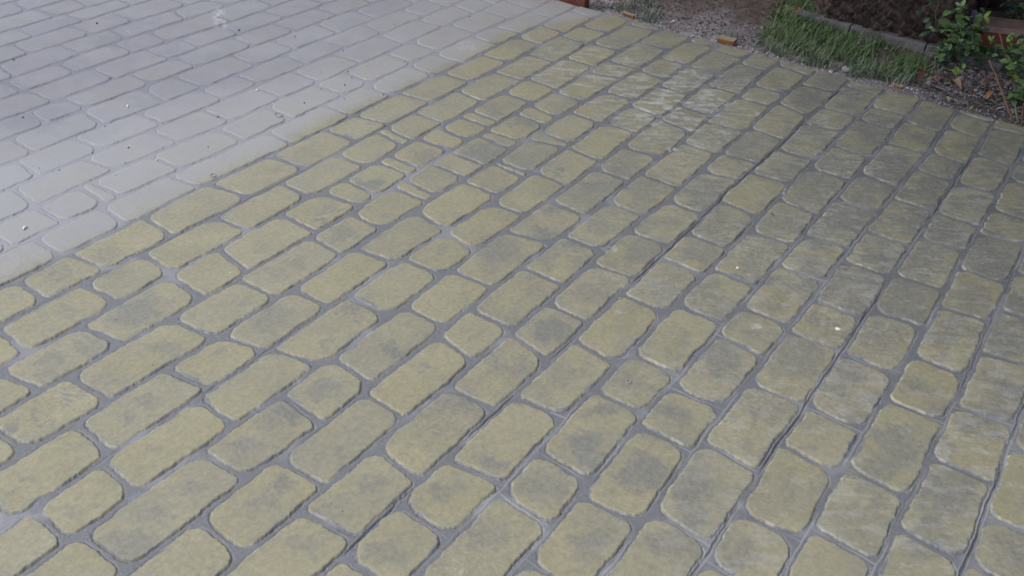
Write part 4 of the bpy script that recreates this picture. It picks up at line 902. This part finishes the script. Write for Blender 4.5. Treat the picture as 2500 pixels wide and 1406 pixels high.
# ------------------------------------------------------------------ stones along the edge
stone_w = simple('white_limestone', (0.62, 0.60, 0.54), (0.50, 0.48, 0.43), 60, 0.8, 0.3); stone_g = simple('grey_limestone', (0.40, 0.39, 0.40), (0.30, 0.29, 0.30), 50, 0.85, 0.3)
STONE_MESH = []
for i in range(6):
    vs, fs = lump(0, 0, 0, 1, 0.78, 0.6, 40 + i); o = mesh_obj('pebble', vs, fs, stone_w if i < 3 else stone_g, smooth=False); STONE_MESH.append(o.data); bpy.data.objects.remove(o)
def stone(px, py, wpx, label, group=None, kind=0, rot=0.0, name='pebble', flat=1.0):
    p = S(px, py); s = (p - CAM).length / FOC * wpx / 2
    o = bpy.data.objects.new(name, STONE_MESH[kind]); C.objects.link(o)
    o.location = (max(p.x, EDGE_U + 0.021 + s * 0.7), p.y, p.z + s * 0.25 * flat); o.scale = (s, s, s * flat); o.rotation_euler = (0, 0, rot)
    tag(o, label, 'stone', group)
stone(1760, 97, 15, 'largest cream stone, right behind the orange timber peg', None, 0, 0.3)
stone(1795, 108, 17, 'chunky grey white stone touching the right end of the orange timber peg', None, 3, 0.9)
stone(1643, 55, 14, 'flat white stone alone on the bare soil', None, 1, 0.1, flat=.5)
stone(1915, 147, 21, 'broad flat pale stone at the paving edge below the lawn', None, 4, 0.2, flat=.5)
stone(2027, 179, 15, 'long bright white stone chip at the paving edge', None, 2, 1.2, flat=.6)
stone(2068, 176, 36, 'soft grey lump of spilled cement against the lawn', None, 5, 0.4, 'cement_lump', .55)
stone(2268, 197, 14, 'upright white stone beside the dull red leaf', None, 0, 1.0, flat=1.4)
stone(2273, 192, 9, 'small white stone leaning on the upright one', None, 1, 0.2, flat=1.3)
stone(2365, 201, 11, 'single white pebble on the dark litter', None, 1, 0.6)
stone(2383, 222, 14, 'rounded grey pebble on the litter below the white one', None, 3, 0.0)
stone(2124, 174, 9, 'round cream pebble half hidden in the grass by the bent twig', None, 0, 0.5)
stone(2095, 105, 12, 'white crumbly lump lying in the middle of the lawn', None, 2, 0.5)
stone(2164, 118, 15, 'blue grey stone at the foot of the kerb', None, 4, 0.3)
stone(1955, 28, 24, 'pale stone block at the left end of the kerb', None, 5, 0.2, flat=.9)
for (x, y, w, k) in ((1748, 105, 8, 3), (1738, 102, 5, 0), (1803, 117, 7, 0), (1836, 127, 9, 3), (1847, 130, 8, 0), (1860, 130, 7, 3), (1872, 133, 6, 1), (1889, 141, 8, 3), (1899, 143, 8, 0), (1906, 144, 7, 4), (1937, 154, 9, 0), (1947, 157, 5, 3), (1958, 159, 7, 0), (1967, 163, 5, 4), (1975, 165, 8, 3), (1996, 169, 8, 4), (2008, 174, 6, 0), (2014, 178, 4, 1), (2075, 190, 6, 0), (2096, 194, 6, 3), (2130, 203, 8, 3), (2140, 205, 6, 4), (2150, 208, 7, 3), (2171, 214, 6, 0), (2178, 213, 8, 4), (2200, 215, 10, 0), (2205, 224, 7, 3), (2215, 219, 9, 1), (2225, 223, 8, 0), (2241, 225, 10, 3), (2237, 233, 7, 0), (2230, 229, 5, 1), (2250, 229, 9, 4), (2262, 238, 8, 3), (2280, 238, 5, 0), (2292, 246, 8, 4), (2322, 243, 8, 3), (2364, 235, 7, 1), (1681, 86, 5, 3), (1700, 84, 7, 4), (1706, 90, 4, 0), (1711, 95, 5, 1), (1718, 92, 4, 3), (1690, 87, 5, 4), (2190, 206, 6, 1), (2212, 210, 5, 3)):
    stone(x, y, w, 'small pale limestone chip in the line of gravel along the paving edge', 'gravel chips along the paving edge', k, x * 0.7)
